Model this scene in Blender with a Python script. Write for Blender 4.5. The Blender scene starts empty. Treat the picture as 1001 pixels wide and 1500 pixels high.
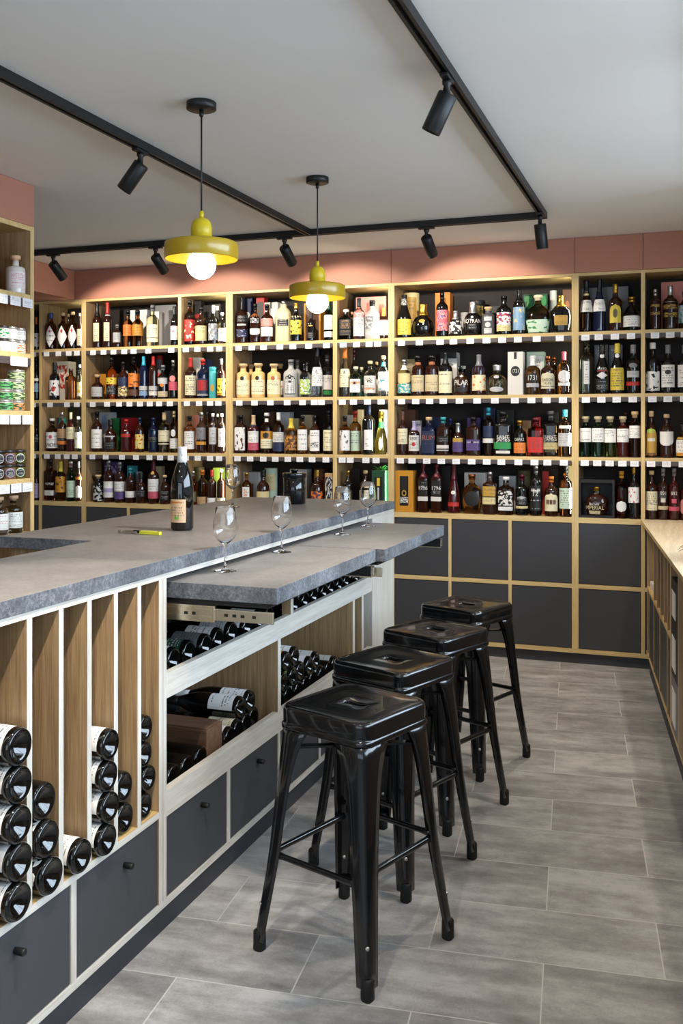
import bpy, bmesh, math, random
from mathutils import Vector, Matrix
random.seed(7)
SC = bpy.context.scene
COL = SC.collection
PI = math.pi

# ---------------------------------------------------------------- survey of the place
F, CX, CY, H = 1400.0, 500.5, 625.0, 1.42
TH = math.atan2(503.5, F)
FW = (-math.sin(TH), math.cos(TH)); RT = (math.cos(TH), math.sin(TH))
YB = 5.86
def sight(x, y):
    a = (x - CX) / F
    return (FW[0] + RT[0]*a, FW[1] + RT[1]*a, (CY - y) / F)
def on_y(x, y, Y):
    d = sight(x, y); t = Y / d[1]
    return Vector((d[0]*t, Y, H + d[2]*t))
def on_z(x, y, Z):
    d = sight(x, y); t = (Z - H) / d[2]
    return Vector((d[0]*t, d[1]*t, Z))
def on_x(x, y, X):
    d = sight(x, y); t = X / d[0]
    return Vector((X, d[1]*t, H + d[2]*t))
def depth(p): return p[0]*FW[0] + p[1]*FW[1]

# ---------------------------------------------------------------- colours and materials
def lin(c):
    if isinstance(c, str):
        c = c.lstrip('#'); c = [int(c[i:i+2], 16)/255 for i in (0, 2, 4)]
    return tuple((v/12.92 if v <= .04045 else ((v+.055)/1.055)**2.4) for v in c)
PAL = dict(white='e9e6e2', cream='e3d8b4', paper='d9d4cc', black='101012', dark='1c1a1a', grey='77767a', lgrey='b9b8b8', silver='c4c4c4',
  gold='b8903c', cork='cfae83', yellow='dcc243', amber='c98a2a', orange='d8792c', red='b52a24', pink='d98a80', rose='c95668', maroon='5a1420',
  navy='1b2748', blue='2c4a86', sky='7fa0bf', teal='3f9fa6', turq='3aa9c0', green='2f8a4a', dgreen='1d4630', pgreen='c3d6c0', lime='a4bf4e',
  brown='5b3a26', tan='b58f63', copper='a2603a', purple='54407a', lav='a79bc0', olive='5b5635', beige='c7b691', sand='d6c58e', skin='d8b08a')
def C(name): return lin(PAL.get(name, name))
MATS = {}
def new_mat(key):
    m = bpy.data.materials.new(key); m.use_nodes = True
    nt = m.node_tree; b = nt.nodes['Principled BSDF']
    MATS[key] = m
    return m, nt, b
def mat(key, col=None, rough=.5, metal=0, trans=0, ior=1.45, emit=0, coat=0, spec=.5, bump=0, bscale=60):
    if key in MATS: return MATS[key]
    m, nt, b = new_mat(key)
    c = C(col) if isinstance(col, str) else col
    b.inputs['Base Color'].default_value = (*c, 1)
    b.inputs['Roughness'].default_value = rough
    b.inputs['Metallic'].default_value = metal
    b.inputs['Transmission Weight'].default_value = trans
    b.inputs['IOR'].default_value = ior
    b.inputs['Coat Weight'].default_value = coat
    b.inputs['Specular IOR Level'].default_value = spec
    if emit:
        b.inputs['Emission Color'].default_value = (*c, 1)
        b.inputs['Emission Strength'].default_value = emit
    tc = nt.nodes.new('ShaderNodeTexCoord'); nz = nt.nodes.new('ShaderNodeTexNoise')
    nz.inputs['Scale'].default_value = bscale
    nt.links.new(tc.outputs['Object'], nz.inputs['Vector'])
    if bump:
        bp = nt.nodes.new('ShaderNodeBump'); bp.inputs['Strength'].default_value = bump; bp.inputs['Distance'].default_value = .004
        nt.links.new(nz.outputs['Fac'], bp.inputs['Height']); nt.links.new(bp.outputs['Normal'], b.inputs['Normal'])
    elif not trans and not emit:
        mr = nt.nodes.new('ShaderNodeMapRange')
        mr.inputs['To Min'].default_value = max(0, rough-.04); mr.inputs['To Max'].default_value = min(1, rough+.04)
        nt.links.new(nz.outputs['Fac'], mr.inputs['Value']); nt.links.new(mr.outputs['Result'], b.inputs['Roughness'])
    return m
def nmath(nt, op, a, b=None, c=None):
    n = nt.nodes.new('ShaderNodeMath'); n.operation = op
    for i, v in enumerate((a, b, c)):
        if v is None: continue
        if isinstance(v, (int, float)): n.inputs[i].default_value = v
        else: nt.links.new(v, n.inputs[i])
    return n.outputs[0]
def nmix(nt, fac, a, b):
    n = nt.nodes.new('ShaderNodeMix'); n.data_type = 'RGBA'
    for s, v in ((n.inputs[0], fac), (n.inputs[6], a), (n.inputs[7], b)):
        if isinstance(v, tuple): s.default_value = (*v, 1)
        elif isinstance(v, (int, float)): s.default_value = v
        else: nt.links.new(v, s)
    return n.outputs[2]
def nramp(nt, val, stops):
    n = nt.nodes.new('ShaderNodeValToRGB'); e = n.color_ramp.elements
    while len(e) < len(stops): e.new(.5)
    for el, (p, c) in zip(e, stops): el.position = p; el.color = (*c, 1)
    nt.links.new(val, n.inputs[0]); return n.outputs[0]
def nnoise(nt, vec, scale, detail=4, rough=.55):
    n = nt.nodes.new('ShaderNodeTexNoise'); n.inputs['Scale'].default_value = scale
    n.inputs['Detail'].default_value = detail; n.inputs['Roughness'].default_value = rough
    nt.links.new(vec, n.inputs['Vector']); return n.outputs['Fac']
def nmap(nt, vec, scale=(1, 1, 1), rot=(0, 0, 0), loc=(0, 0, 0)):
    n = nt.nodes.new('ShaderNodeMapping'); n.inputs['Scale'].default_value = scale
    n.inputs['Rotation'].default_value = rot; n.inputs['Location'].default_value = loc
    nt.links.new(vec, n.inputs['Vector']); return n.outputs[0]
def nbump(nt, b, h, strength, dist=.002):
    n = nt.nodes.new('ShaderNodeBump'); n.inputs['Strength'].default_value = strength; n.inputs['Distance'].default_value = dist
    nt.links.new(h, n.inputs['Height']); nt.links.new(n.outputs[0], b.inputs['Normal'])

def wood(key, c1, c2, scale, rough=.45):
    if key in MATS: return MATS[key]
    m, nt, b = new_mat(key)
    tc = nt.nodes.new('ShaderNodeTexCoord')
    v = nmap(nt, tc.outputs['Object'], scale)
    n1 = nnoise(nt, v, 1.0, 6, .6)
    v2 = nmap(nt, tc.outputs['Object'], tuple(s*4 for s in scale))
    n2 = nnoise(nt, v2, 1.0, 3, .6)
    f = nmath(nt, 'ADD', nmath(nt, 'MULTIPLY', n1, .65), nmath(nt, 'MULTIPLY', n2, .35))
    col = nramp(nt, f, [(.36, c1), (.62, c2)])
    nt.links.new(col, b.inputs['Base Color'])
    b.inputs['Roughness'].default_value = rough
    nbump(nt, b, n2, .12, .001)
    return m
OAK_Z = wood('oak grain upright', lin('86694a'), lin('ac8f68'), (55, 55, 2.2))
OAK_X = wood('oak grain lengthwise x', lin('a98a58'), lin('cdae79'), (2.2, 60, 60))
OAK_Y = wood('oak grain lengthwise y', lin('a98a58'), lin('cdae79'), (60, 2.2, 60))
PALE_Z = wood('pale oak edging upright', lin('b9b2a6'), lin('d2ccc2'), (70, 70, 2.5))
PALE_Y = wood('pale oak edging lengthwise', lin('b9b2a6'), lin('d2ccc2'), (70, 2.5, 70))
EDGE_X = wood('light oak edge', lin('c4a56c'), lin('dcc088'), (3, 60, 60))
EDGE_Z = wood('light oak edge upright', lin('c4a56c'), lin('dcc088'), (60, 60, 3))
DARKDOOR = mat('anthracite laminate', lin('3d3d40'), .5, bump=.03, bscale=400)
PLINTH = mat('anthracite plinth', lin('38383d'), .55, bump=.03, bscale=300)
BACKING = mat('dark cabinet backing', lin('2a2422'), .7)
RAIL = mat('grey shelf edge rail', lin('4d4648'), .5)
BLACKMET = mat('matt black metal', lin('141415'), .45)
BLACKENAMEL = mat('gloss black enamel', lin('0b0b0c'), .19, coat=.35)
RUBBER = mat('black rubber', lin('0e0e0e'), .65)
STEEL = mat('brushed steel', lin('c9c6bf'), .28, metal=1)
ZINC = mat('zinc plated steel', lin('d8d0b8'), .32, metal=1)
def plaster(key, c, rough=.85):
    m, nt, b = new_mat(key)
    tc = nt.nodes.new('ShaderNodeTexCoord')
    n = nnoise(nt, tc.outputs['Object'], 1.3, 3)
    col = nramp(nt, n, [(.3, tuple(v*.97 for v in c)), (.7, tuple(min(1, v*1.02) for v in c))])
    nt.links.new(col, b.inputs['Base Color']); b.inputs['Roughness'].default_value = rough
    n2 = nnoise(nt, tc.outputs['Object'], 240, 2); nbump(nt, b, n2, .05, .001)
    return m
CEIL = plaster('white ceiling paint', lin('ececec'))
WALLP = plaster('grey wall paint', lin('bcbab6'))
PINK = plaster('terracotta pink board', lin('b27a65'), .6)
def stone(key, c1, c2, c3, rough, bump):
    m, nt, b = new_mat(key)
    tc = nt.nodes.new('ShaderNodeTexCoord'); o = tc.outputs['Object']
    n1 = nnoise(nt, o, 9, 8, .7); n2 = nnoise(nt, o, 95, 5, .75)
    f = nmath(nt, 'ADD', nmath(nt, 'MULTIPLY', n1, .5), nmath(nt, 'MULTIPLY', n2, .5))
    col = nramp(nt, f, [(.34, c1), (.5, c2), (.68, c3)])
    # thin pale veins
    vv = nmap(nt, o, (1.1, .5, 1), (0, 0, .5))
    w = nnoise(nt, vv, 3.2, 6, .6)
    vein = nmath(nt, 'LESS_THAN', nmath(nt, 'ABSOLUTE', nmath(nt, 'SUBTRACT', w, .52)), .0035)
    col = nmix(nt, nmath(nt, 'MULTIPLY', vein, .22), col, lin('a8a29c'))
    nt.links.new(col, b.inputs['Base Color']); b.inputs['Roughness'].default_value = rough
    nbump(nt, b, n2, bump, .004)
    return m
STONE = stone('grey stone slab face', lin('706d6c'), lin('84807e'), lin('989491'), .4, .12)
STONE_E = stone('rough stone slab edge', lin('303135'), lin('5f6166'), lin('919499'), .6, .9)
def floor_mat():
    m, nt, b = new_mat('grey concrete look tiles')
    tc = nt.nodes.new('ShaderNodeTexCoord')
    A = math.radians(6.1497)
    v = nmap(nt, tc.outputs['Object'], (1, 1, 1), (0, 0, -A))
    sp = nt.nodes.new('ShaderNodeSeparateXYZ'); nt.links.new(v, sp.inputs[0])
    W, R = .612, .2865
    y = nmath(nt, 'DIVIDE', nmath(nt, 'ADD', sp.outputs[1], -2.8685 + R*40), R)
    row = nmath(nt, 'FLOOR', y)
    par = nmath(nt, 'MULTIPLY', nmath(nt, 'MODULO', row, 2), .5)
    x = nmath(nt, 'ADD', nmath(nt, 'DIVIDE', nmath(nt, 'ADD', sp.outputs[0], .076 + W*40), W), par)
    fx = nmath(nt, 'FRACT', x); fy = nmath(nt, 'FRACT', y)
    ex = nmath(nt, 'MULTIPLY', nmath(nt, 'MINIMUM', fx, nmath(nt, 'SUBTRACT', 1, fx)), W)
    ey = nmath(nt, 'MULTIPLY', nmath(nt, 'MINIMUM', fy, nmath(nt, 'SUBTRACT', 1, fy)), R)
    g = nmath(nt, 'LESS_THAN', nmath(nt, 'MINIMUM', ex, ey), .0017)
    cid = nt.nodes.new('ShaderNodeCombineXYZ'); nt.links.new(nmath(nt, 'FLOOR', x), cid.inputs[0]); nt.links.new(row, cid.inputs[1])
    wn = nt.nodes.new('ShaderNodeTexWhiteNoise'); nt.links.new(cid.outputs[0], wn.inputs['Vector'])
    off = nt.nodes.new('ShaderNodeVectorMath'); off.operation = 'ADD'
    sc = nt.nodes.new('ShaderNodeVectorMath'); sc.operation = 'SCALE'; sc.inputs[3].default_value = 9
    nt.links.new(wn.outputs['Color'], sc.inputs[0]); nt.links.new(v, off.inputs[0]); nt.links.new(sc.outputs[0], off.inputs[1])
    st = nmap(nt, off.outputs[0], (2.2, 9, 1))
    n1 = nnoise(nt, st, 1, 7, .62)
    n2 = nnoise(nt, nmap(nt, off.outputs[0], (5, 7, 1)), 1.5, 8, .7)
    n3 = nnoise(nt, off.outputs[0], 160, 3, .7)
    f = nmath(nt, 'ADD', nmath(nt, 'ADD', nmath(nt, 'MULTIPLY', n1, .5), nmath(nt, 'MULTIPLY', n2, .38)), nmath(nt, 'MULTIPLY', n3, .12))
    f = nmath(nt, 'ADD', f, nmath(nt, 'MULTIPLY', nmath(nt, 'SUBTRACT', wn.outputs['Value'], .5), .05))
    col = nramp(nt, f, [(.36, lin('6c6967')), (.48, lin('8f8c8a')), (.60, lin('b0aeac'))])
    col = nmix(nt, g, col, lin('bdbab5'))
    nt.links.new(col, b.inputs['Base Color'])
    b.inputs['Roughness'].default_value = .48
    h = nmath(nt, 'SUBTRACT', nmath(nt, 'MULTIPLY', n2, .3), g)
    nbump(nt, b, h, .18, .002)
    return m
FLOOR = floor_mat()

def label_mat(col, style):
    key = 'label %s %s' % (col, style)
    if key in MATS: return MATS[key]
    m, nt, b = new_mat(key)
    base = C(col); b.inputs['Roughness'].default_value = .5
    tc = nt.nodes.new('ShaderNodeTexCoord'); uv = tc.outputs['UV']
    oi = nt.nodes.new('ShaderNodeObjectInfo'); seed = nmath(nt, 'MULTIPLY', oi.outputs['Random'], 50)
    if style and style[0] == 'a':
        cs = [C(c) for c in style[2:].split(',')]
        cb = nt.nodes.new('ShaderNodeCombineXYZ'); nt.links.new(seed, cb.inputs[0]); nt.links.new(seed, cb.inputs[1])
        ad = nt.nodes.new('ShaderNodeVectorMath'); ad.operation = 'ADD'
        nt.links.new(uv, ad.inputs[0]); nt.links.new(cb.outputs[0], ad.inputs[1])
        n = nnoise(nt, ad.outputs[0], 4.5, 2, .4)
        st = [(0, base), (.5, base), (.505, cs[0]), (.6, cs[0])]
        if len(cs) > 1: st += [(.605, cs[1]), (1, cs[1])]
        r = nt.nodes.new('ShaderNodeValToRGB'); e = r.color_ramp.elements
        while len(e) < len(st): e.new(.5)
        for el, (p, c) in zip(e, st): el.position = p; el.color = (*c, 1)
        nt.links.new(n, r.inputs[0]); nt.links.new(r.outputs[0], b.inputs['Base Color'])
        return m
    if style and style[0] == 't':
        ink = C(style[2:]) if len(style) > 1 else (.06, .05, .05)
        sp = nt.nodes.new('ShaderNodeSeparateXYZ'); nt.links.new(uv, sp.inputs[0])
        y = nmath(nt, 'MULTIPLY', sp.outputs[1], 9.0)
        fr = nmath(nt, 'FRACT', y); row = nmath(nt, 'FLOOR', y)
        a = nmath(nt, 'GREATER_THAN', fr, .5)
        cb = nt.nodes.new('ShaderNodeCombineXYZ')
        nt.links.new(nmath(nt, 'MULTIPLY', sp.outputs[0], 22), cb.inputs[0])
        nt.links.new(nmath(nt, 'ADD', nmath(nt, 'MULTIPLY', row, 3.7), seed), cb.inputs[1])
        n = nnoise(nt, cb.outputs[0], 1.0, 1, .5)
        t = nmath(nt, 'GREATER_THAN', n, .5)
        rw = nt.nodes.new('ShaderNodeTexWhiteNoise'); cb2 = nt.nodes.new('ShaderNodeCombineXYZ')
        nt.links.new(row, cb2.inputs[0]); nt.links.new(seed, cb2.inputs[1]); nt.links.new(cb2.outputs[0], rw.inputs['Vector'])
        on = nmath(nt, 'GREATER_THAN', rw.outputs['Value'], .42)
        half = nmath(nt, 'ADD', .18, nmath(nt, 'MULTIPLY', rw.outputs['Value'], .22))
        mx = nmath(nt, 'LESS_THAN', nmath(nt, 'ABSOLUTE', nmath(nt, 'SUBTRACT', sp.outputs[0], .5)), half)
        my = nmath(nt, 'LESS_THAN', nmath(nt, 'ABSOLUTE', nmath(nt, 'SUBTRACT', sp.outputs[1], .5)), .42)
        k = nmath(nt, 'MULTIPLY', nmath(nt, 'MULTIPLY', nmath(nt, 'MULTIPLY', a, t), nmath(nt, 'MULTIPLY', mx, my)), nmath(nt, 'MULTIPLY', on, .75))
        nt.links.new(nmix(nt, k, base, ink), b.inputs['Base Color'])
        return m
    b.inputs['Base Color'].default_value = (*base, 1)
    n = nnoise(nt, uv, 30, 2)
    nt.links.new(nmix(nt, n, tuple(v*.94 for v in base), base), b.inputs['Base Color'])
    return m
def paint(col, rough=.45): return mat('%s paint %.2f' % (col, rough), col, rough)
GLASS = {
 'blk': mat('black glass', lin('0c0b0b'), .06, coat=.3), 'drk': mat('dark brown glass', lin('2a120a'), .07, coat=.3),
 'mat': mat('matt grey coated glass', lin('4c4a4e'), .5), 'nvy': mat('navy glass', lin('0d1530'), .08, coat=.3),
 'mar': mat('dark red liquor', lin('3a0d0c'), .07, coat=.3),
 'amb': mat('amber spirit in glass', (.80, .33, .07), .03, trans=1, ior=1.36), 'brn': mat('brown spirit in glass', (.42, .13, .03), .03, trans=1, ior=1.36),
 'red': mat('red spirit in glass', (.75, .09, .03), .03, trans=1, ior=1.36), 'clr': mat('clear spirit in glass', (.93, .96, .95), .02, trans=1, ior=1.36),
 'grn': mat('green bottle glass', (.30, .72, .42), .03, trans=1, ior=1.36), 'dgr': mat('dark green bottle glass', (.08, .25, .10), .03, trans=1, ior=1.36),
 'lgr': mat('yellow green liqueur in glass', (.68, .78, .14), .03, trans=1, ior=1.36), 'ylw': mat('yellow liqueur in glass', (.90, .82, .18), .03, trans=1, ior=1.36),
 'pal': mat('pale gold spirit in glass', (.90, .84, .50), .02, trans=1, ior=1.36), 'frs': mat('frosted glass', (.86, .86, .82), .5, trans=.55, ior=1.4),
 'crm': mat('cream liqueur in glass', lin('d9b97c'), .12, coat=.4), 'stn': mat('cream stoneware', lin('d4c596'), .45), 'wht': mat('white lacquered glass', lin('dcd3cb'), .2, coat=.3),
}
CAPM = {}
def cap_mat(c):
    if c in ('silver', 'gold', 'copper'): return mat(c+' foil', PAL[c] and C(c), .3, metal=.9)
    if c == 'cork': return mat('wooden stopper', C('cork'), .6, bump=.1, bscale=120)
    if c == 'glass': return GLASS['clr']
    return mat(c+' cap', C(c), .35)

# ---------------------------------------------------------------- mesh building
class MB:
    def __init__(s): s.v = []; s.f = []; s.m = []; s.uv = {}; s.sm = []
    def add(s, vs, fs, mi=0, smooth=False, uvs=None):
        o = len(s.v); s.v += [tuple(p) for p in vs]
        for k, f in enumerate(fs):
            s.f.append(tuple(i+o for i in f)); s.m.append(mi if isinstance(mi, int) else mi[k]); s.sm.append(smooth)
            if uvs: s.uv[len(s.f)-1] = [uvs[i] for i in f]
        return s
    def box(s, x0, x1, y0, y1, z0, z1, mi=0, px=None, bev=0):
        """px: material index for faces looking along +x, also (idx for -y) via dict"""
        d = {'-z': mi, '+z': mi, '-y': mi, '+y': mi, '-x': mi, '+x': mi}
        if isinstance(px, dict): d.update(px)
        elif px is not None: d['+x'] = px
        v = [(x0, y0, z0), (x1, y0, z0), (x1, y1, z0), (x0, y1, z0), (x0, y0, z1), (x1, y0, z1), (x1, y1, z1), (x0, y1, z1)]
        f = [(0, 3, 2, 1), (4, 5, 6, 7), (0, 1, 5, 4), (2, 3, 7, 6), (3, 0, 4, 7), (1, 2, 6, 5)]
        if not bev: return s.add(v, f, [d[k] for k in ('-z', '+z', '-y', '+y', '-x', '+x')])
        bm = bmesh.new(); vv = [bm.verts.new(p) for p in v]
        for q, k in zip(f, ('-z', '+z', '-y', '+y', '-x', '+x')):
            fc = bm.faces.new([vv[i] for i in q]); fc.material_index = d[k]
        bmesh.ops.bevel(bm, geom=bm.edges[:], offset=bev, segments=2, profile=.6, affect='EDGES')
        return s.bm(bm)
    def bm(s, bm, mi=None, smooth=False, mx=None):
        bm.verts.index_update()
        vs = [(mx @ v.co if mx else v.co)[:] for v in bm.verts]
        s.add(vs, [[v.index for v in f.verts] for f in bm.faces], [f.material_index if mi is None else mi for f in bm.faces], smooth)
        bm.free(); return s
    def lathe(s, prof, seg=24, c=(0, 0, 0), mi=0, sq=0, asp=1.0, mx=None, closed=True, smooth=True):
        """prof: (r, z) upwards; sq>0 turns the round into a rounded square"""
        vs = []; n = len(prof)
        for r, z in prof:
            for k in range(seg):
                a = 2*PI*(k+.5)/seg; ca, sa = math.cos(a), math.sin(a)
                if sq:
                    e = 2/(2+sq*8); q = (abs(ca)**(2/e)+abs(sa)**(2/e))**(-e/2)
                else: q = 1
                p = Vector((r*q*ca, r*q*sa*asp, z))
                if mx: p = mx @ p
                vs.append((p.x+c[0], p.y+c[1], p.z+c[2]))
        fs = [(i*seg+k, i*seg+(k+1) % seg, (i+1)*seg+(k+1) % seg, (i+1)*seg+k) for i in range(n-1) for k in range(seg)]
        if closed:
            if prof[0][0] > 1e-6: fs.append(tuple(reversed(range(seg))))
            if prof[-1][0] > 1e-6: fs.append(tuple(range((n-1)*seg, n*seg)))
        return s.add(vs, fs, mi, smooth)
    def tube(s, pts, r, seg=8, mi=0, cap=True):
        pts = [Vector(p) for p in pts]; vs = []
        rs = r if isinstance(r, (list, tuple)) else [r]*len(pts)
        for i, p in enumerate(pts):
            t = (pts[min(i+1, len(pts)-1)] - pts[max(i-1, 0)]).normalized()
            u = t.orthogonal().normalized() if i == 0 else (u - t*u.dot(t)).normalized()
            w = t.cross(u)
            for k in range(seg):
                a = 2*PI*k/seg; vs.append(p + (u*math.cos(a)+w*math.sin(a))*rs[i])
        n = len(pts)
        fs = [(i*seg+k, i*seg+(k+1) % seg, (i+1)*seg+(k+1) % seg, (i+1)*seg+k) for i in range(n-1) for k in range(seg)]
        if cap: fs += [tuple(reversed(range(seg))), tuple(range((n-1)*seg, n*seg))]
        return s.add(vs, fs, mi, True)
    def bar(s, a, b, w, h, up=(0, 0, 1), mi=0):
        a = Vector(a); b = Vector(b); t = (b-a).normalized(); sd = t.cross(Vector(up)).normalized(); u = sd.cross(t)
        vs = []
        for p in (a, b):
            for i, j in ((-1, -1), (1, -1), (1, 1), (-1, 1)): vs.append(p + sd*(i*w/2) + u*(j*h/2))
        return s.add(vs, [(0, 1, 2, 3), (7, 6, 5, 4), (0, 4, 5, 1), (1, 5, 6, 2), (2, 6, 7, 3), (3, 7, 4, 0)], mi)
    def prism(s, poly, z0, z1, mi=0, side=None):
        n = len(poly); vs = [(x, y, z0) for x, y in poly] + [(x, y, z1) for x, y in poly]
        fs = [tuple(reversed(range(n))), tuple(range(n, 2*n))] + [(i, (i+1) % n, n+(i+1) % n, n+i) for i in range(n)]
        return s.add(vs, fs, [mi, mi]+[side if side is not None else mi]*n)
    def mesh(s, name, mats, shift=(0, 0, 0)):
        me = bpy.data.meshes.new(name)
        me.from_pydata([(x-shift[0], y-shift[1], z-shift[2]) for x, y, z in s.v], [], s.f)
        for m in (mats if isinstance(mats, (list, tuple)) else [mats]): me.materials.append(m)
        me.polygons.foreach_set('material_index', s.m); me.polygons.foreach_set('use_smooth', s.sm)
        if s.uv:
            u = me.uv_layers.new(name='UVMap')
            for fi, q in s.uv.items():
                for li, c in zip(me.polygons[fi].loop_indices, q): u.data[li].uv = c
        me.update(); return me
ORG = {}
def props(o, label=None, cat=None, group=None, kind=None):
    for k, v in (('label', label), ('category', cat), ('group', group), ('kind', kind)):
        if v: o[k] = v
    return o
def thing(name, label, cat, loc=(0, 0, 0), group=None, rz=0):
    o = bpy.data.objects.new(name, None); COL.objects.link(o); o.location = loc; o.rotation_euler.z = rz
    o.empty_display_size = .05; ORG[o.name] = Vector(loc)
    return props(o, label, cat, group)
def part(name, mb, mats, parent, label=None, local=False):
    """mesh given in world coordinates unless local"""
    sh = (0, 0, 0) if local else ORG[parent.name]
    o = bpy.data.objects.new(name, mb.mesh(name, mats, sh)); COL.objects.link(o); o.parent = parent
    ORG[o.name] = sh if not local else Vector((0, 0, 0))
    if label: o['label'] = label
    return o
def solo(name, mb, mats, label, cat, loc=(0, 0, 0), group=None, local=False, kind=None):
    o = bpy.data.objects.new(name, mb.mesh(name, mats, (0, 0, 0) if local else loc)); COL.objects.link(o); o.location = loc
    ORG[o.name] = Vector(loc)
    return props(o, label, cat, group, kind)
def structure(name, mb, mats, label=None, cat=None):
    o = bpy.data.objects.new(name, mb.mesh(name, mats)); COL.objects.link(o)
    ORG[o.name] = Vector((0, 0, 0))
    return props(o, label, cat, None, 'structure')
def copy_tree(o, parent=None):
    c = o.copy(); COL.objects.link(c)
    if parent: c.parent = parent
    for ch in list(o.children): copy_tree(ch, c)
    return c
TXT = {}
def text_polys(s):
    """outline of a word as (verts, faces), width normalised to 1, base line at 0"""
    if s in TXT: return TXT[s]
    cu = bpy.data.curves.new('t', 'FONT'); cu.body = s; cu.align_x = 'CENTER'; cu.resolution_u = 3
    o = bpy.data.objects.new('t', cu); COL.objects.link(o)
    dg = bpy.context.evaluated_depsgraph_get(); dg.update()
    me = bpy.data.meshes.new_from_object(o.evaluated_get(dg))
    vs = [v.co.copy() for v in me.vertices]; fs = [tuple(p.vertices) for p in me.polygons]
    bpy.data.objects.remove(o); bpy.data.curves.remove(cu); bpy.data.meshes.remove(me)
    x0 = min(v.x for v in vs); x1 = max(v.x for v in vs); y0 = min(v.y for v in vs); y1 = max(v.y for v in vs)
    w = x1-x0
    vs = [((v.x-(x0+x1)/2)/w, (v.y-(y0+y1)/2)/w) for v in vs]
    TXT[s] = (vs, fs, (y1-y0)/w); return TXT[s]
# ================================================================ the room
ZC = 2.552
A7 = math.radians(6.1497)
TX = Vector((math.cos(A7), math.sin(A7), 0)); TY = Vector((-math.sin(A7), math.cos(A7), 0))
def obl(t, y): # point on the right counter's own grid -> world
    p = TX*t + TY*y; return (p.x, p.y)
structure('floor', MB().box(-5.5, 1.7, -2.4, 6.3, -.06, 0), FLOOR, 'grey concrete look tiles laid in a running bond', 'floor')
structure('ceiling', MB().box(-5.5, 1.7, -2.4, 6.3, ZC, ZC+.08), CEIL, 'plain pale ceiling with black lamp tracks', 'ceiling')
structure('wall_back', MB().box(-5.5, 1.7, 6.2, 6.3, 0, ZC), WALLP, 'wall behind the bottle shelves', 'wall')
structure('wall_left', MB().box(-5.5, -5.4, -2.4, 6.2, 0, ZC), WALLP, 'wall beyond the jar cabinet', 'wall')
wr = MB()
def wall_piece(y0, y1, z0, z1):
    q = [obl(1.08, y0), obl(1.20, y0), obl(1.20, y1), obl(1.08, y1)]; wr.prism(q, z0, z1)
wall_piece(4.55, 6.3, 0, ZC); wall_piece(-2.5, -.55, 0, ZC); wall_piece(-.55, 4.55, 0, .93); wall_piece(-.55, 4.55, 2.44, ZC)
structure('wall_right', wr, WALLP, 'wall along the oak side counter', 'wall')
wn = MB()
for y in (-.55, .7, 1.97, 3.24, 4.50):
    wn.prism([obl(1.11, y), obl(1.17, y), obl(1.17, y+.05), obl(1.11, y+.05)], .93, 2.44)
for z in (.93, 2.39): wn.prism([obl(1.11, -.55), obl(1.17, -.55), obl(1.17, 4.55), obl(1.11, 4.55)], z, z+.05)
structure('window_2', wn, BLACKMET, 'dark framed side window', 'window')
wf = MB()
for a in ((-5.4, -2.9, 0, ZC), (1.0, 1.7, 0, ZC), (-2.9, 1.0, 0, .35), (-2.9, 1.0, 2.4, ZC)):
    wf.box(a[0], a[1], -2.4, -2.3, a[2], a[3])
structure('wall_front', wf, WALLP, 'shop front wall behind the viewer', 'wall')
wn = MB()
for x in (-2.9, -1.6, -.3, .95): wn.box(x, x+.05, -2.38, -2.32, .35, 2.4)
wn.box(-2.9, 1.0, -2.38, -2.32, .35, .41); wn.box(-2.9, 1.0, -2.38, -2.32, 2.34, 2.4)
structure('window_1', wn, BLACKMET, 'dark framed shop window', 'window')
# terracotta boards under the ceiling
segs = [(-5.2, -1.772), (-1.769, -.6215), (-.6185, -.2335), (-.2305, .36)]
for i, (a, b) in enumerate(segs):
    structure('trim_%d' % (i+1), MB().box(a, b, YB-(.006 if i > 1 else 0), 6.2, 2.34, ZC-.002), PINK, 'terracotta board above the bottle shelves', 'board')
structure('trim_5', MB().box(-5.4, -4.165, 4.6, YB-.002, 2.342, ZC-.002), PINK, 'terracotta board box along the far left wall', 'board')
structure('trim_6', MB().box(-3.34, -2.88, 1.2, 3.737, 2.358, ZC-.002), PINK, 'terracotta board above the jar cabinet', 'board')

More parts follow.
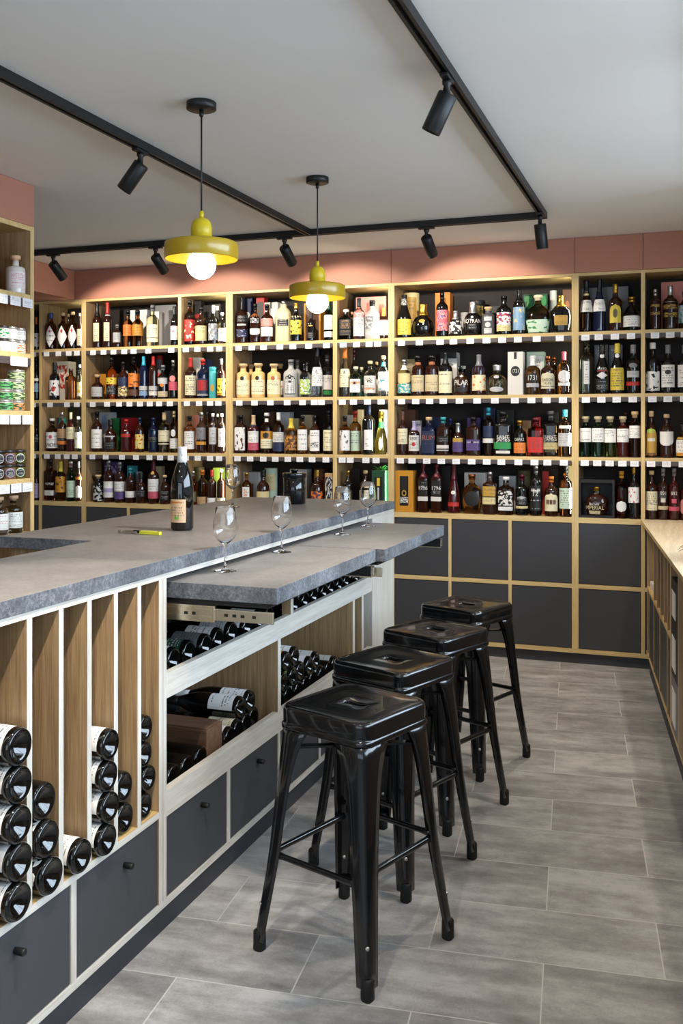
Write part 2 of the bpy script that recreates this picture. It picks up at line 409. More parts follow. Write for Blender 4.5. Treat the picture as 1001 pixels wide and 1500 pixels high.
# ================================================================ bottle shelving on the back wall
ST = [1.987, 1.615, 1.238, .876]
BAYS = {'0': (-5.18, -4.4705), 'A': (-4.4465, -4.104), 'B': (-4.0662, -3.3139), 'C': (-3.2897, -2.9452), 'D': (-2.8937, -2.1668),
        'E': (-2.1383, -1.7893), 'F': (-1.7483, -.6394), 'G': (-.5995, -.2430), 'H': (-.2205, .34)}
PAPER = label_mat('f0eef0', 't:grey')
SHELFPART = {}
WD = [OAK_X, EDGE_X, OAK_Z, EDGE_Z]
def shelving(bays, x0, x1, label, doors, group='oak shelf units full of spirits'):
    t = thing('bottle_shelf_unit', label, 'shelf unit', ((x0+x1)/2, YB+.16, 0), group)
    cuts = [x0] + [v for b in bays for v in BAYS[b]] + [x1]
    for i in range(0, len(cuts), 2):
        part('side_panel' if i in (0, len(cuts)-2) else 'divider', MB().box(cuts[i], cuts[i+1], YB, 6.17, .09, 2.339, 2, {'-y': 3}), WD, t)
    part('top_panel', MB().box(x0+.001, x1-.001, YB+.0005, 6.169, 2.321, 2.3385, 0, {'-y': 1}), WD, t)
    part('back_panel', MB().box(x0, x1, 6.171, 6.19, .09, 2.339), BACKING, t)
    for b in bays:
        a, c = BAYS[b]
        for r in range(4):
            th = .03 if r < 3 else .032
            s = part('shelf', MB().box(a, c, YB+.0008, 6.17, ST[r]-th, ST[r], 0, {'-y': 1}), WD, t)
            SHELFPART[b, r] = s
            if r < 3: part('edge_rail', MB().box(a+.002, c-.002, YB-.0035, YB-.0005, ST[r]-.047, ST[r]-.021), RAIL, s)
    # cupboard front under the shelves
    fr = MB()
    for (a, c) in doors['posts']: fr.box(a, c, YB-.0004, YB+.02, .09, .844, 2, {'-y': 3})
    fr.box(x0, x1, YB+.0004, YB+.02, .453, .478, 0, {'-y': 1}); fr.box(x0, x1, YB+.0004, YB+.02, .064, .09, 0, {'-y': 1})
    part('cupboard_frame', fr, WD, t)
    part('plinth', MB().box(x0, x1, YB+.015, YB+.035, 0, .066), PLINTH, t)
    for (a, c) in doors['open']:
        for (z0, z1) in ((.481, .841), (.093, .450)):
            part('door', MB().box(a+.003, c-.003, YB+.003, YB+.019, z0, z1, bev=.0012), DARKDOOR, t)
def dr(*xs): return {'open': [(xs[i], xs[i+1]) for i in range(0, len(xs), 2)], 'posts': [(xs[i], xs[i+1]) for i in range(1, len(xs)-1, 2)]}
shelving(['0', 'A'], -5.2, -4.086, 'oak shelf unit half hidden behind the jar cabinet', dr(-5.18, -4.84, -4.82, -4.475, -4.450, -4.104))
shelving(['B', 'C'], -4.086, -2.9194, 'oak shelf unit behind the lone wine bottle, one wide bay and one narrow', dr(-4.066, -3.725, -3.702, -3.33, -3.31, -2.945))
shelving(['D', 'E'], -2.9194, -1.7688, 'oak shelf unit behind the second yellow pendant and the black canister', dr(-2.894, -2.53, -2.51, -2.16, -2.14, -1.789))
shelving(['F'], -1.7688, -.6194, 'oak shelf unit with one very wide bay above six dark doors', dr(-1.748, -1.396, -1.376, -1.020, -.999, -.639))
shelving(['G', 'H'], -.6194, .36, 'oak shelf unit in the corner over the side counter', dr(-.5995, -.243, -.2205, .34))

# ================================================================ jar cabinet at the left edge
XL = -2.88
SL = [2.035, 1.760, 1.493, 1.180, .93]
cab = thing('jar_shelf_unit', 'oak shelf unit of jars and tins at the left edge under a terracotta board', 'shelf unit', (-3.08, 2.5, 0))
W2 = [OAK_Y, EDGE_X, OAK_Z, EDGE_Z]
for (a, c) in ((1.2, 1.225), (2.45, 2.475), (3.71, 3.737)):
    part('side_panel' if a != 2.45 else 'divider', MB().box(-3.32, XL, a, c, .06, 2.357, 2, {'+x': 3}), W2, cab)
part('top_panel', MB().box(-3.319, XL-.0005, 1.201, 3.736, 2.334, 2.3565, 0, {'+x': 1}), W2, cab)
part('back_panel', MB().box(-3.338, -3.321, 1.2, 3.737, .06, 2.357), OAK_Z, cab)
part('plinth', MB().box(-3.3, XL-.02, 1.2, 3.737, 0, .06), PLINTH, cab)
for (a, c) in ((1.225, 2.45), (2.475, 3.71)):
    for k, z in enumerate(SL + [.55]):
        s = part('shelf', MB().box(-3.32, XL-.001, a, c, z-.028, z, 0, {'+x': 1}), W2, cab)
        if a > 2 and k < 4:
            part('edge_rail', MB().box(XL-.0005, XL+.003, a+.002, c-.002, z-.055, z-.022), RAIL, s)
            ys = {0: (3.60, 3.685, 3.51), 1: (3.585, 3.625, 3.665), 2: (3.52, 3.60, 3.683), 3: (3.525, 3.605, 3.683)}[k]
            for y in ys:
                hw = .036 if k != 1 else .0195
                mb = MB().add([(XL+.0045, y-hw, z-.062), (XL+.0045, y+hw, z-.062), (XL+.0045, y+hw, z-.020), (XL+.0045, y-hw, z-.020)], [(0, 1, 2, 3)], 0, False, [(0, 0), (1, 0), (1, 1), (0, 1)])
                part('price_tag', mb, PAPER, s)

# ================================================================ the bar island
XI = -1.365; ZT = 1.05
PW = [OAK_Z, PALE_Z, OAK_Y, PALE_Y, OAK_X]
isl = thing('bar_island', 'oak bar island with bottle slots, bins and dark drawers under the stone top', 'bar counter', (-1.6, 3.0, 0))
Y0, Y1 = 1.05, 4.563
part('top_board', MB().box(-1.80, XI, Y0, Y1-.001, .996, 1.0115, 2, {'+x': 3, '+y': 4}), PW, isl)
posts = [1.182, 1.297, 1.412, 1.527, 1.642, 1.755, 1.869, 1.981, 2.096, 2.207]
for y in posts:
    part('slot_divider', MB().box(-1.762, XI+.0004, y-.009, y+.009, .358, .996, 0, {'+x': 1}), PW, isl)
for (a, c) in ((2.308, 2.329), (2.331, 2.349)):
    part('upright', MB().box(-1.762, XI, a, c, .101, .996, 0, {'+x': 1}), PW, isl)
part('slot_shelf', MB().box(-1.762, XI+.0006, Y0, 2.308, .340, .358, 2, {'+x': 3}), PW, isl)
part('back_panel', MB().box(-1.778, -1.763, Y0, 4.21, .06, .996), DARKDOOR, isl)
part('rear_panel', MB().box(-1.80, -1.78, Y0, Y1, .06, .996), OAK_Z, isl)
part('near_panel', MB().box(-1.78, XI, Y0, Y0+.02, .06, .996, 0, {'+x': 1}), PW, isl)
part('end_panel', MB().box(-1.78, XI+.001, 4.213, Y1, .066, .9955, 1), PW, isl)
# upper bottle trough and lower bottle bins
part('trough_floor', MB().box(-1.762, XI-.021, 2.349, 4.21, .672, .692, 2), PW, isl)
part('trough_board', MB().box(XI-.02, XI+.0008, 2.349, 4.2115, .660, .730, 3), PW, isl)
part('trough_divider', MB().box(XI-.035, XI+.0002, 3.243, 3.269, .692, .868, 0, {'+x': 1}), PW, isl)
part('bin_floor', MB().box(-1.762, XI-.021, 2.349, 4.21, .332, .350, 2), PW, isl)
part('bin_board', MB().box(XI-.02, XI+.0008, 2.349, 4.2115, .330, .404, 3), PW, isl)
for (a, c, z1) in ((3.124, 3.152, .662), (3.94, 3.968, .662), (4.062, 4.091, .662)):
    part('bin_divider', MB().box(-1.762, XI+.0002, a, c, .350, z1, 0, {'+x': 1}), PW, isl)
fr = MB().box(XI-.02, XI, Y0, 4.2105, .081, .101, 3)
dposts = [1.46, 1.919, 2.737, 3.138, 3.543, 3.94]
for y in dposts: fr.box(XI-.02, XI-.0003, y-.0105, y+.0105, .101, .34, 1)
part('drawer_frame', fr, PW, isl)
part('plinth', MB().box(-1.76, XI-.021, Y0, Y1-.02, 0, .081), PLINTH, isl)
ds = [(1.08, 1.449), (1.471, 1.908), (1.930, 2.307), (2.350, 2.726), (2.748, 3.127), (3.149, 3.532), (3.554, 3.929), (3.951, 4.208)]
for (a, c) in ds:
    d = part('drawer_front', MB().box(XI-.018, XI-.002, a+.0025, c-.0025, .104, .3375 if a < 2.3 else .3275, bev=.001), DARKDOOR, isl)
    yc = (a+c)/2
    k = MB(); mx = Matrix.Translation((XI-.002, yc+.02, .285)) @ Matrix.Rotation(PI/2, 4, 'Y')
    k.lathe([(.0075, 0), (.0075, .006), (.0085, .007), (.0085, .024), (.0078, .0255), (0, .0255)], 16, mx=mx)
    part('knob', k, BLACKMET, d)
# wing behind the main run
wg = thing('bar_wing', 'oak panelled back wing of the bar island under the stone top', 'cabinet', (-2.0, 3.6, 0))
part('near_panel', MB().box(-2.15, -1.802, 2.67, 2.69, .06, 1.011), OAK_Z, wg)
part('rear_panel', MB().box(-2.15, -2.13, 2.69, 4.54, .06, 1.011), OAK_Z, wg)
part('end_panel', MB().box(-2.13, -1.802, 4.52, 4.54, .06, 1.011), OAK_Z, wg)
part('plinth', MB().box(-2.12, -1.802, 2.70, 4.51, 0, .06), PLINTH, wg)
# stone top: one slab
poly = [(-1.361, Y0-.02), (-1.361, 4.568), (-2.185, 4.568), (-2.185, 2.645), (-1.81, 2.645), (-1.81, Y0-.02)]
st = solo('countertop', MB().prism(poly, 1.0118, ZT, 0, 1), [STONE, STONE_E], 'speckled grey stone countertop capping the bar island', 'countertop', (-1.6, 3.0, 1.0118))
md = st.modifiers.new('Bevel', 'BEVEL'); md.width = .0015; md.segments = 2; md.limit_method = 'ANGLE'
# pull-out tables
ZP = .98
for (ya, yb, xo, lab) in ((2.387, 3.268, -1.045, 'pull out grey stone bar shelf nearest the bottle slots, two glasses on it'),
                          (3.279, 4.172, -1.014, 'pull out grey stone bar shelf farther along, two glasses at its wall side')):
    t = thing('pull_out_shelf', lab, 'shelf', ((XI+xo)/2, (ya+yb)/2, ZP-.045), 'pull out bar shelves')
    s = part('slab', MB().prism([(-1.66, ya), (xo, ya), (xo, yb), (-1.66, yb)], ZP-.045, ZP, 0, 1), [STONE, STONE_E], t)
    md = s.modifiers.new('Bevel', 'BEVEL'); md.width = .0015; md.segments = 2; md.limit_method = 'ANGLE'
    part('carrier', MB().box(-1.64, xo-.03, ya+.012, yb-.012, ZP-.060, ZP-.0455), BLACKMET, t)
    for y, sg in ((ya+.006, -1), (yb-.006, 1)):
        r = MB()
        r.box(-1.60, XI+.13, y-.006, y+.006, .873, .919, 0, bev=.002)          # outer rail
        r.box(XI+.10, xo-.012, y-.004, y+.004, .879, .912, 0, bev=.002)        # moving rail
        r.box(-1.60, XI+.12, y+sg*.0065-.001, y+sg*.0065+.001, .882, .890, 0); r.box(-1.60, XI+.12, y+sg*.0065-.001, y+sg*.0065+.001, .902, .910, 0)
        rl = part('slide_rail', r, ZINC, t)
        hb = MB()
        for x in (XI+.035, XI+.06, XI+.16, XI+.185, XI+.21, XI+.245):
            if x < xo-.03:
                yy = y+sg*(.0062 if x < XI+.12 else .0042); hb.box(x, x+.011, min(yy, yy+sg*.001), max(yy, yy+sg*.001), .892, .9, 0)
        part('rail_slots', hb, BLACKMET, rl)
    if ya < 3 or True:
        part('end_bracket', MB().box(xo-.11, xo-.012, yb-.024, yb-.012, .885, .92), BLACKMET, t)
        part('end_stop', MB().box(xo-.011, xo-.004, yb-.022, yb-.004, .888, .922), STEEL, t)

# ================================================================ oak side counter at the right
def ob(mb, t0, t1, y0, y1, z0, z1, mi=0, front=None):
    q = [obl(t0, y0), obl(t1, y0), obl(t1, y1), obl(t0, y1)]
    v = [(x, y, z) for z in (z0, z1) for x, y in q]
    f = [(0, 3, 2, 1), (4, 5, 6, 7), (0, 1, 5, 4), (2, 3, 7, 6), (3, 0, 4, 7), (1, 2, 6, 5)]
    return mb.add(v, f, [mi, mi, mi, mi, front if front is not None else mi, mi])
sc = thing('side_counter', 'low oak counter along the right wall with dark cupboard doors', 'counter', (*obl(.66, 3.6), 0))
ce = YB-.004
def cut(t): # where the counter's long line meets the bottle shelves
    y = (ce - TX.y*t)/TY.y; return obl(t, y)
part('counter_top', MB().prism([obl(.385, 1.2), obl(1.05, 1.2), cut(1.05), cut(.385)], .859, .8785, 0, 1), [wood('pale oak counter top', lin('bda789'), lin('d3c1a3'), (60, 2.2, 60)), EDGE_X], sc)
SW = [OAK_Z, EDGE_Z, OAK_Y, BACKING]
part('back_panel', ob(MB(), 1.03, 1.045, 1.22, 5.68, .02, .858), SW, sc)
part('mid_shelf', ob(MB(), .410, 1.03, 4.35, 5.70, .495, .512, 2, 1), SW, sc)
part('bottom_board', ob(MB(), .410, 1.03, 1.22, 5.76, .118, .134, 2, 1), SW, sc)
part('plinth', ob(MB(), .428, 1.0, 1.22, 5.76, 0, .117), PLINTH, sc)
part('side_panel', ob(MB(), .410, 1.03, 5.70, 5.715, .134, .858, 0, 1), SW, sc)
for y in (5.25, 5.04, 4.85, 4.67, 4.50):
    part('slot_divider', ob(MB(), .410, .85, y-.008, y+.008, .512, .858, 0, 1), SW, sc)
for y in (4.35, 4.035): part('upright', ob(MB(), .409, 1.03, y-.012, y+.012, .134, .858, 0, 1), SW, sc)
part('front_panel', ob(MB(), .409, .426, 1.22, 4.022, .134, .858), SW, sc)
for (a, c) in ((5.575, 5.695), (5.25, 5.575), (4.885, 5.25), (4.505, 4.885), (4.36, 4.505)):
    part('door', ob(MB(), .414, .430, a+.006, c-.006, .138, .492), DARKDOOR, sc)
for y in (5.575, 5.25, 4.885, 4.505): part('door_post', ob(MB(), .409, .429, y-.006, y+.006, .134, .495, 0, 1), SW, sc)

# ================================================================ stools
def rsq(h, r, n=6):
    """rounded square outline, half size h, corner radius r"""
    pts = []
    for q in range(4):
        cx = (h-r)*(1 if q in (0, 3) else -1); cy = (h-r)*(1 if q in (0, 1) else -1)
        for k in range(n+1):
            a = PI/2*q + PI/2*k/n; pts.append((cx+r*math.cos(a), cy+r*math.sin(a)))
    return pts
def loft(mb, rings, mi=0, close_top=None):
    n = len(rings[0]); vs = [p for r in rings for p in r]
    fs = [(i*n+k, i*n+(k+1) % n, (i+1)*n+(k+1) % n, (i+1)*n+k) for i in range(len(rings)-1) for k in range(n)]
    mb.add(vs, fs, mi, True); return mb
SH = .665
def make_stool(label, loc, rz):
    t = thing('bar_stool', label, 'stool', loc, 'black metal bar stools', rz)
    s = MB(); rings = []
    # skirt up, bead, over the rim, dished top, down to the oval hand hole
    for h, r, z in ((0.1528, .040, SH-.062), (0.1539, .041, SH-.060), (0.1539, .041, SH-.050), (0.1518, .041, SH-.0475), (0.1504, .041, SH-.044), (0.1511, .042, SH-.041),
                    (0.1511, .042, SH-.014), (0.1501, .0415, SH-.007), (0.1471, .040, SH-.002), (0.1432, .038, SH), (0.1399, .036, SH-.0004), (0.1375, .035, SH-.0022), (0.1351, .034, SH-.0030), (0.0955, .03, SH-.0034), (.06, .025, SH-.0036)):
        rings.append([(x, y, z) for x, y in rsq(h, r)])
    def oval(ax, ay, z): # same point count as rsq outline
        o = []
        for q in range(4):
            for k in range(7):
                a = PI/2*q + PI/2*k/6; ca, sa = math.cos(a), math.sin(a)
                o.append(((ax-ay)*(1 if ca >= 0 else -1)*(1 if abs(ca) > 1e-6 else 0)+ay*ca, ay*sa, z))
        return o
    rings += [oval(.043, .018, SH-.0036), oval(.041, .0165, SH-.0048), oval(.040, .0155, SH-.016)]
    loft(s, rings)
    so = part('seat', s, BLACKENAMEL, t, local=True)
    m = so.modifiers.new('Solid', 'SOLIDIFY'); m.thickness = .0025; m.offset = -1
    # four pressed sheet legs, each a folded channel that tapers to the floor
    def corner(z):
        u = (SH-.05-z)/(SH-.05)
        c = .1460 + .044*u + .014*max(0, u-.55)**1.2*2
        L = .036 + .026*(1-u) + .045*max(0, 1-u)**9; r = .016*(1-u)+.013
        return c, L, r
    def leg(qx, qy):
        mb = MB(); rings = []; N = 5
        for k in range(15):
            z = (SH-.05)*(1-k/14) + .03*(k/14)
            c, L, r = corner(z); a = []
            a.append((c, c-L)); a.append((c, c-r-(L-r)*.5)); a.append((c+.002*(1-k/14), c-r-(L-r)*.12)); a.append((c, c-r))
            for j in range(1, N): w = PI/2*j/N; a.append((c-r+r*math.cos(w), c-r+r*math.sin(w)))
            a.append((c-r, c)); a.append((c-r-(L-r)*.12, c+.002*(1-k/14))); a.append((c-r-(L-r)*.5, c)); a.append((c-L, c))
            rings.append([(x*qx, y*qy, z) for x, y in a])
        n = len(rings[0]); vs = [p for r in rings for p in r]
        fs = [(i*n+j, i*n+j+1, (i+1)*n+j+1, (i+1)*n+j) for i in range(14) for j in range(n-1)]
        if qx*qy < 0: fs = [tuple(reversed(f)) for f in fs]
        mb.add(vs, fs, 0, True)
        lo = part('leg', mb, BLACKENAMEL, t, local=True)
        m = lo.modifiers.new('Solid', 'SOLIDIFY'); m.thickness = .0025; m.offset = 0
        c, L, r = corner(.03)
        fo = MB(); cc = c-.013
        fo.lathe([(.0135, 0), (.0150, .004), (.0145, .050), (.012, .055), (0, .055)], 14, (cc*qx, cc*qy, 0), sq=.25)
        part('rubber_foot', fo, RUBBER, lo, local=True)
        bo = MB(); c, L, r = corner(.13); d = c-r*.29
        mx = Matrix.Translation((d*qx, d*qy, .125)) @ Vector((qx, qy, 0)).normalized().to_track_quat('Z', 'Y').to_matrix().to_4x4()
        bo.lathe([(.0055, -.004), (.0055, .003), (.004, .0045), (0, .0045)], 10, mx=mx)
        part('bolt', bo, STEEL, lo, local=True)
    for qx, qy in ((1, 1), (-1, 1), (-1, -1), (1, -1)): leg(qx, qy)
    for z, ax in ((.262, 0), (.262, 1), (.290, 2), (.290, 3)):
        c, L, r = corner(z); k = c-.010
        P = {0: ((-k, -k), (k, -k)), 2: ((-k, k), (k, k)), 1: ((-k, -k), (-k, k)), 3: ((k, -k), (k, k))}[ax]
        a = Vector((*P[0], z)); b = Vector((*P[1], z)); e = (b-a)
        mb = MB().tube([a+e*f for f in (.03, .10, .14, .86, .90, .97)], [.010, .010, .0085, .0085, .010, .010], 10)
        part('foot_rest', mb, BLACKENAMEL, t, local=True)
    x = MB(); c, L, r = corner(.545); k = c-.012
    x.bar((-k, -k, .548), (k, k, .548), .022, .006); x.bar((-k, k, .541), (k, -k, .541), .022, .006)
    part('cross_brace', x, BLACKENAMEL, t, local=True)
    return t
make_stool('black metal bar stool nearest the bottle slots, first of the row', (-.854, 2.482, 0), math.radians(-19))
first = [o for o in COL.objects if o.name == 'bar_stool'][0]
for loc, rz, lab in (((-.896, 2.992, 0), -20, 'black metal bar stool second in the row, between first and third'),
                     ((-.880, 3.49, 0), -22, 'black metal bar stool third in the row, before the end stool'),
                     ((-.880, 4.03, 0), -21, 'black metal bar stool at the wall end of the row')):
    c = copy_tree(first); c.location = loc; c.rotation_euler.z = math.radians(rz); c['label'] = lab

# ================================================================ pendants
YGLASS = mat('yellow glass shade', lin('d9b51c'), .22, trans=.35, ior=1.4, bump=.15, bscale=14)
YPAINT = mat('yellow enamel', lin('d2b820'), .35)
YSHADE = mat('yellow pressed shade', lin('b5951c'), .3, coat=.3, bump=.2, bscale=18)
GLOBE = mat('lit opal bulb', lin('fff1d8'), .4, emit=9)
def make_pendant(label, x, y):
    t = thing('pendant_lamp', label, 'pendant lamp', (x, y, 2.0), 'yellow pendant lamps over the bar')
    part('canopy', MB().lathe([(.048, ZC-.026), (.052, ZC-.024), (.052, ZC-.002), (.05, ZC)], 32, (x, y, 0)), BLACKMET, t)
    part('cord_grip', MB().lathe([(.006, ZC-.05), (.008, ZC-.045), (.008, ZC-.026)], 12, (x, y, 0)), BLACKMET, t)
    part('cord', MB().tube([(x, y, 2.16), (x, y, ZC-.04)], .0032, 8), BLACKMET, t)
    part('collar', MB().lathe([(.0085, 2.145), (.0085, 2.170), (.005, 2.173)], 14, (x, y, 0)), YPAINT, t)
    part('socket_cup', MB().lathe([(.036, 2.064), (.0365, 2.115), (.033, 2.132), (.024, 2.143), (.012, 2.148), (0, 2.1485)], 28, (x, y, 0)), YPAINT, t)
    ring = [(.030, 2.066), (.118, 2.064), (.1265, 2.060), (.128, 2.052), (.128, 2.006), (.126, 2.0035), (.124, 2.006), (.124, 2.050), (.120, 2.056), (.030, 2.058), (.030, 2.066)]
    part('lamp_shade', MB().lathe(ring, 56, (x, y, 0), closed=False), YSHADE, t)
    g = [(0.0505*math.sin(PI*k/14), 1.985-.0505*math.cos(PI*k/14)) for k in range(15)]; g[0] = (0, g[0][1]); g[-1] = (0, g[-1][1])
    part('globe_bulb', MB().lathe(g, 28, (x, y, 0)), GLOBE, t)
    part('bulb_neck', MB().lathe([(.018, 2.030), (.018, 2.060)], 14, (x, y, 0)), YPAINT, t)
make_pendant('yellow disc pendant lamp hanging over the wine bottle end of the bar', -1.59, 2.975)
make_pendant('yellow disc pendant lamp hanging nearer the bottle shelves', -1.573, 4.05)

# ================================================================ ceiling track and spotlights
tr = thing('ceiling_track', 'black lamp track running round the pale ceiling', 'lamp track', (-1.4, 3.5, ZC))
ZB = ZC-.034
def rail(x0, x1, y0, y1):
    mb = MB()
    if y1-y0 > x1-x0:
        for a, b in ((x0, x0+.011), (x1-.011, x1)): mb.box(a, b, y0, y1, ZB, ZC-.0005)
        mb.box(x0+.011, x1-.011, y0, y1, ZB+.016, ZC-.0005)
    else:
        for a, b in ((y0, y0+.011), (y1-.011, y1)): mb.box(x0, x1, a, b, ZB, ZC-.0005)
        mb.box(x0, x1, y0+.011, y1-.011, ZB+.016, ZC-.0005)
    return part('track_rail', mb, BLACKMET, tr)
XT1, XT2, YT = -2.035, -.703, 5.105
rail(XT1-.018, XT1+.018, -1.5, YT-.019); rail(XT2-.018, XT2+.018, -1.5, YT-.019); rail(-4.3, XT2+.018, YT-.018, YT+.018)
def spot(label, x, y, aim, power, size=58, blend=.6, col=(1, .90, .76), light=True, sc=1.0, along='y'):
    t = thing('track_spotlight', label, 'spotlight', (x, y, ZB), 'black spotlights on the ceiling track')
    ax = (.045, .013) if along == 'x' else (.013, .045)
    part('adapter', MB().box(x-ax[0]*sc, x+ax[0]*sc, y-ax[1]*sc, y+ax[1]*sc, ZB-.012, ZB-.0005, bev=.002), BLACKMET, t)
    part('stem', MB().lathe([(.010, ZB-.058*sc), (.010, ZB-.03), (.015, ZB-.024), (.015, ZB-.0125)], 14, (x, y, 0)), BLACKMET, t)
    d = (Vector(aim)-Vector((x, y, ZB-.08))).normalized()
    c = Vector((x, y, ZB-.062*sc)) + d*.012
    mx = Matrix.Translation(c) @ d.to_track_quat('Z', 'Y').to_matrix().to_4x4()
    L = .125*sc; R = .031*sc
    part('lamp_head', MB().lathe([(0, -.02), (R*.92, -.02), (R, -.016), (R, L-.02), (R*.95, L-.018), (R*.88, L-.018), (R*.80, L-.035), (0, L-.035)], 26, mx=mx), BLACKMET, t)
    b = MB(); s = d.cross(Vector((0, 0, 1))).normalized()
    b.bar(Vector((x, y, ZB-.03)), c + Vector((0, 0, .012)), .02, .006, up=s)
    part('bracket', b, BLACKMET, t)
    if light:
        li = bpy.data.lights.new('spotlight_beam', 'SPOT'); li.energy = power; li.spot_size = math.radians(size); li.spot_blend = blend
        li.color = col; li.shadow_soft_size = .022
        lo = bpy.data.objects.new('spotlight_beam', li); COL.objects.link(lo)
        lo.location = c + d*(L-.01); lo.rotation_euler = (-d).to_track_quat('Z', 'Y').to_euler()
SPB = 21
for px, lab in ((78, 'black track spotlight nearest the jar cabinet, aimed at the shelves'), (228, 'black track spotlight behind the first pendant, aimed at the shelves'),
                (417, 'black track spotlight between the two pendants, aimed at the shelves'), (625, 'black track spotlight over the widest bay of bottles')):
    p = on_y(px, 350, YT)
    spot(lab, p.x, YT, (p.x+.12, YB+.05, 1.72), SPB, 106, .28, along='x')
spot('black track spotlight at the corner of the track', XT2, 4.98, (-.55, 5.4, .2), 34, 88, .5)
spot('black track spotlight on the left track, tilted towards the jar cabinet', XT1, 3.30, (-3.1, 3.3, 1.2), 45, 60)
pr = on_x(655, 120, XT2)
spot('large black track spotlight on the right track, tilted at the bar', XT2, pr.y, (-1.5, pr.y+.1, .9), 40, 62)
# further heads of the same tracks, before the frame
spot('black track spotlight before the frame on the right track, aimed at bar front', XT2, 1.55, (-1.5, 1.93, .5), 75, 38, .4)
spot('black track spotlight before the frame on the right track, aimed at stools', XT2, .75, (-.9, 2.6, .3), 40, 60)
spot('black track spotlight before the frame on the left track, aimed at bar top', XT1, 1.1, (-1.6, 2.0, 1.0), 14, 60)
# a short track over the side counter lights the aisle
t2 = thing('ceiling_track', 'short black lamp track over the side counter', 'lamp track', (.12, 3.0, ZC))
tr = t2
rail(.102, .138, .5, 5.0)
spot('black spotlight over the side counter, towards the shelves', .12, 4.75, (-.1, 4.5, .3), 28, 95)
spot('black spotlight over the side counter, towards the shop front', .12, 3.0, (-.1, 3.0, .3), 30, 95)

# ================================================================ other light, camera
def area(name, loc, rot, sx, sy, e, col=(1, 1, 1)):
    li = bpy.data.lights.new(name, 'AREA'); li.shape = 'RECTANGLE'; li.size = sx; li.size_y = sy; li.energy = e; li.color = col
    o = bpy.data.objects.new(name, li); COL.objects.link(o); o.location = loc; o.rotation_euler = rot; return o
area('daylight_through_shop_window', (-.95, -2.43, 1.4), (PI/2, 0, 0), 3.8, 2.0, 28, (.80, .90, 1.0))
q = obl(2.1, 1.9)
area('daylight_through_side_window', (q[0], q[1], 2.15), (PI/2 - math.radians(33), 0, PI/2 + A7), 5.4, 1.7, 195, (.67, .83, 1.0))
# led strips set into the uprights of the brightly lit bays
for b, e in (('A', .4), ('C', .8), ('E', .8), ('F', .4)):
    x1 = BAYS[b][1]
    for r in range(4):
        top = 2.31 if r == 0 else ST[r-1]-.035
        area('shelf_led_strip', (x1-.004, YB+.028, (ST[r]+top)/2), (0, PI/2, -.5), top-ST[r]-.03, .008, e, (.96, 1, .80))
w = bpy.data.worlds.new('sky'); SC.world = w; w.use_nodes = True
w.node_tree.nodes['Background'].inputs[0].default_value = (.75, .85, 1, 1); w.node_tree.nodes['Background'].inputs[1].default_value = .3
cam = bpy.data.cameras.new('camera'); co = bpy.data.objects.new('camera', cam); COL.objects.link(co)
cam.sensor_fit = 'HORIZONTAL'; cam.sensor_width = 36; cam.lens = 36*F/1001; cam.shift_y = -(750-CY)/1001
cam.clip_start = .02
co.location = (0, 0, H); co.rotation_euler = (PI/2, 0, TH)
SC.camera = co
SC.view_settings.view_transform = 'Standard'; SC.view_settings.look = 'None'; SC.view_settings.gamma = 1; SC.view_settings.use_curve_mapping = False
SC.view_settings.exposure = .85
try:
    SC.cycles.use_denoising = True; SC.cycles.max_bounces = 9; SC.cycles.transmission_bounces = 7; SC.cycles.glossy_bounces = 4; SC.cycles.diffuse_bounces = 4
    SC.cycles.sample_clamp_indirect = 6; SC.cycles.caustics_reflective = False; SC.cycles.caustics_refractive = False
except Exception: pass
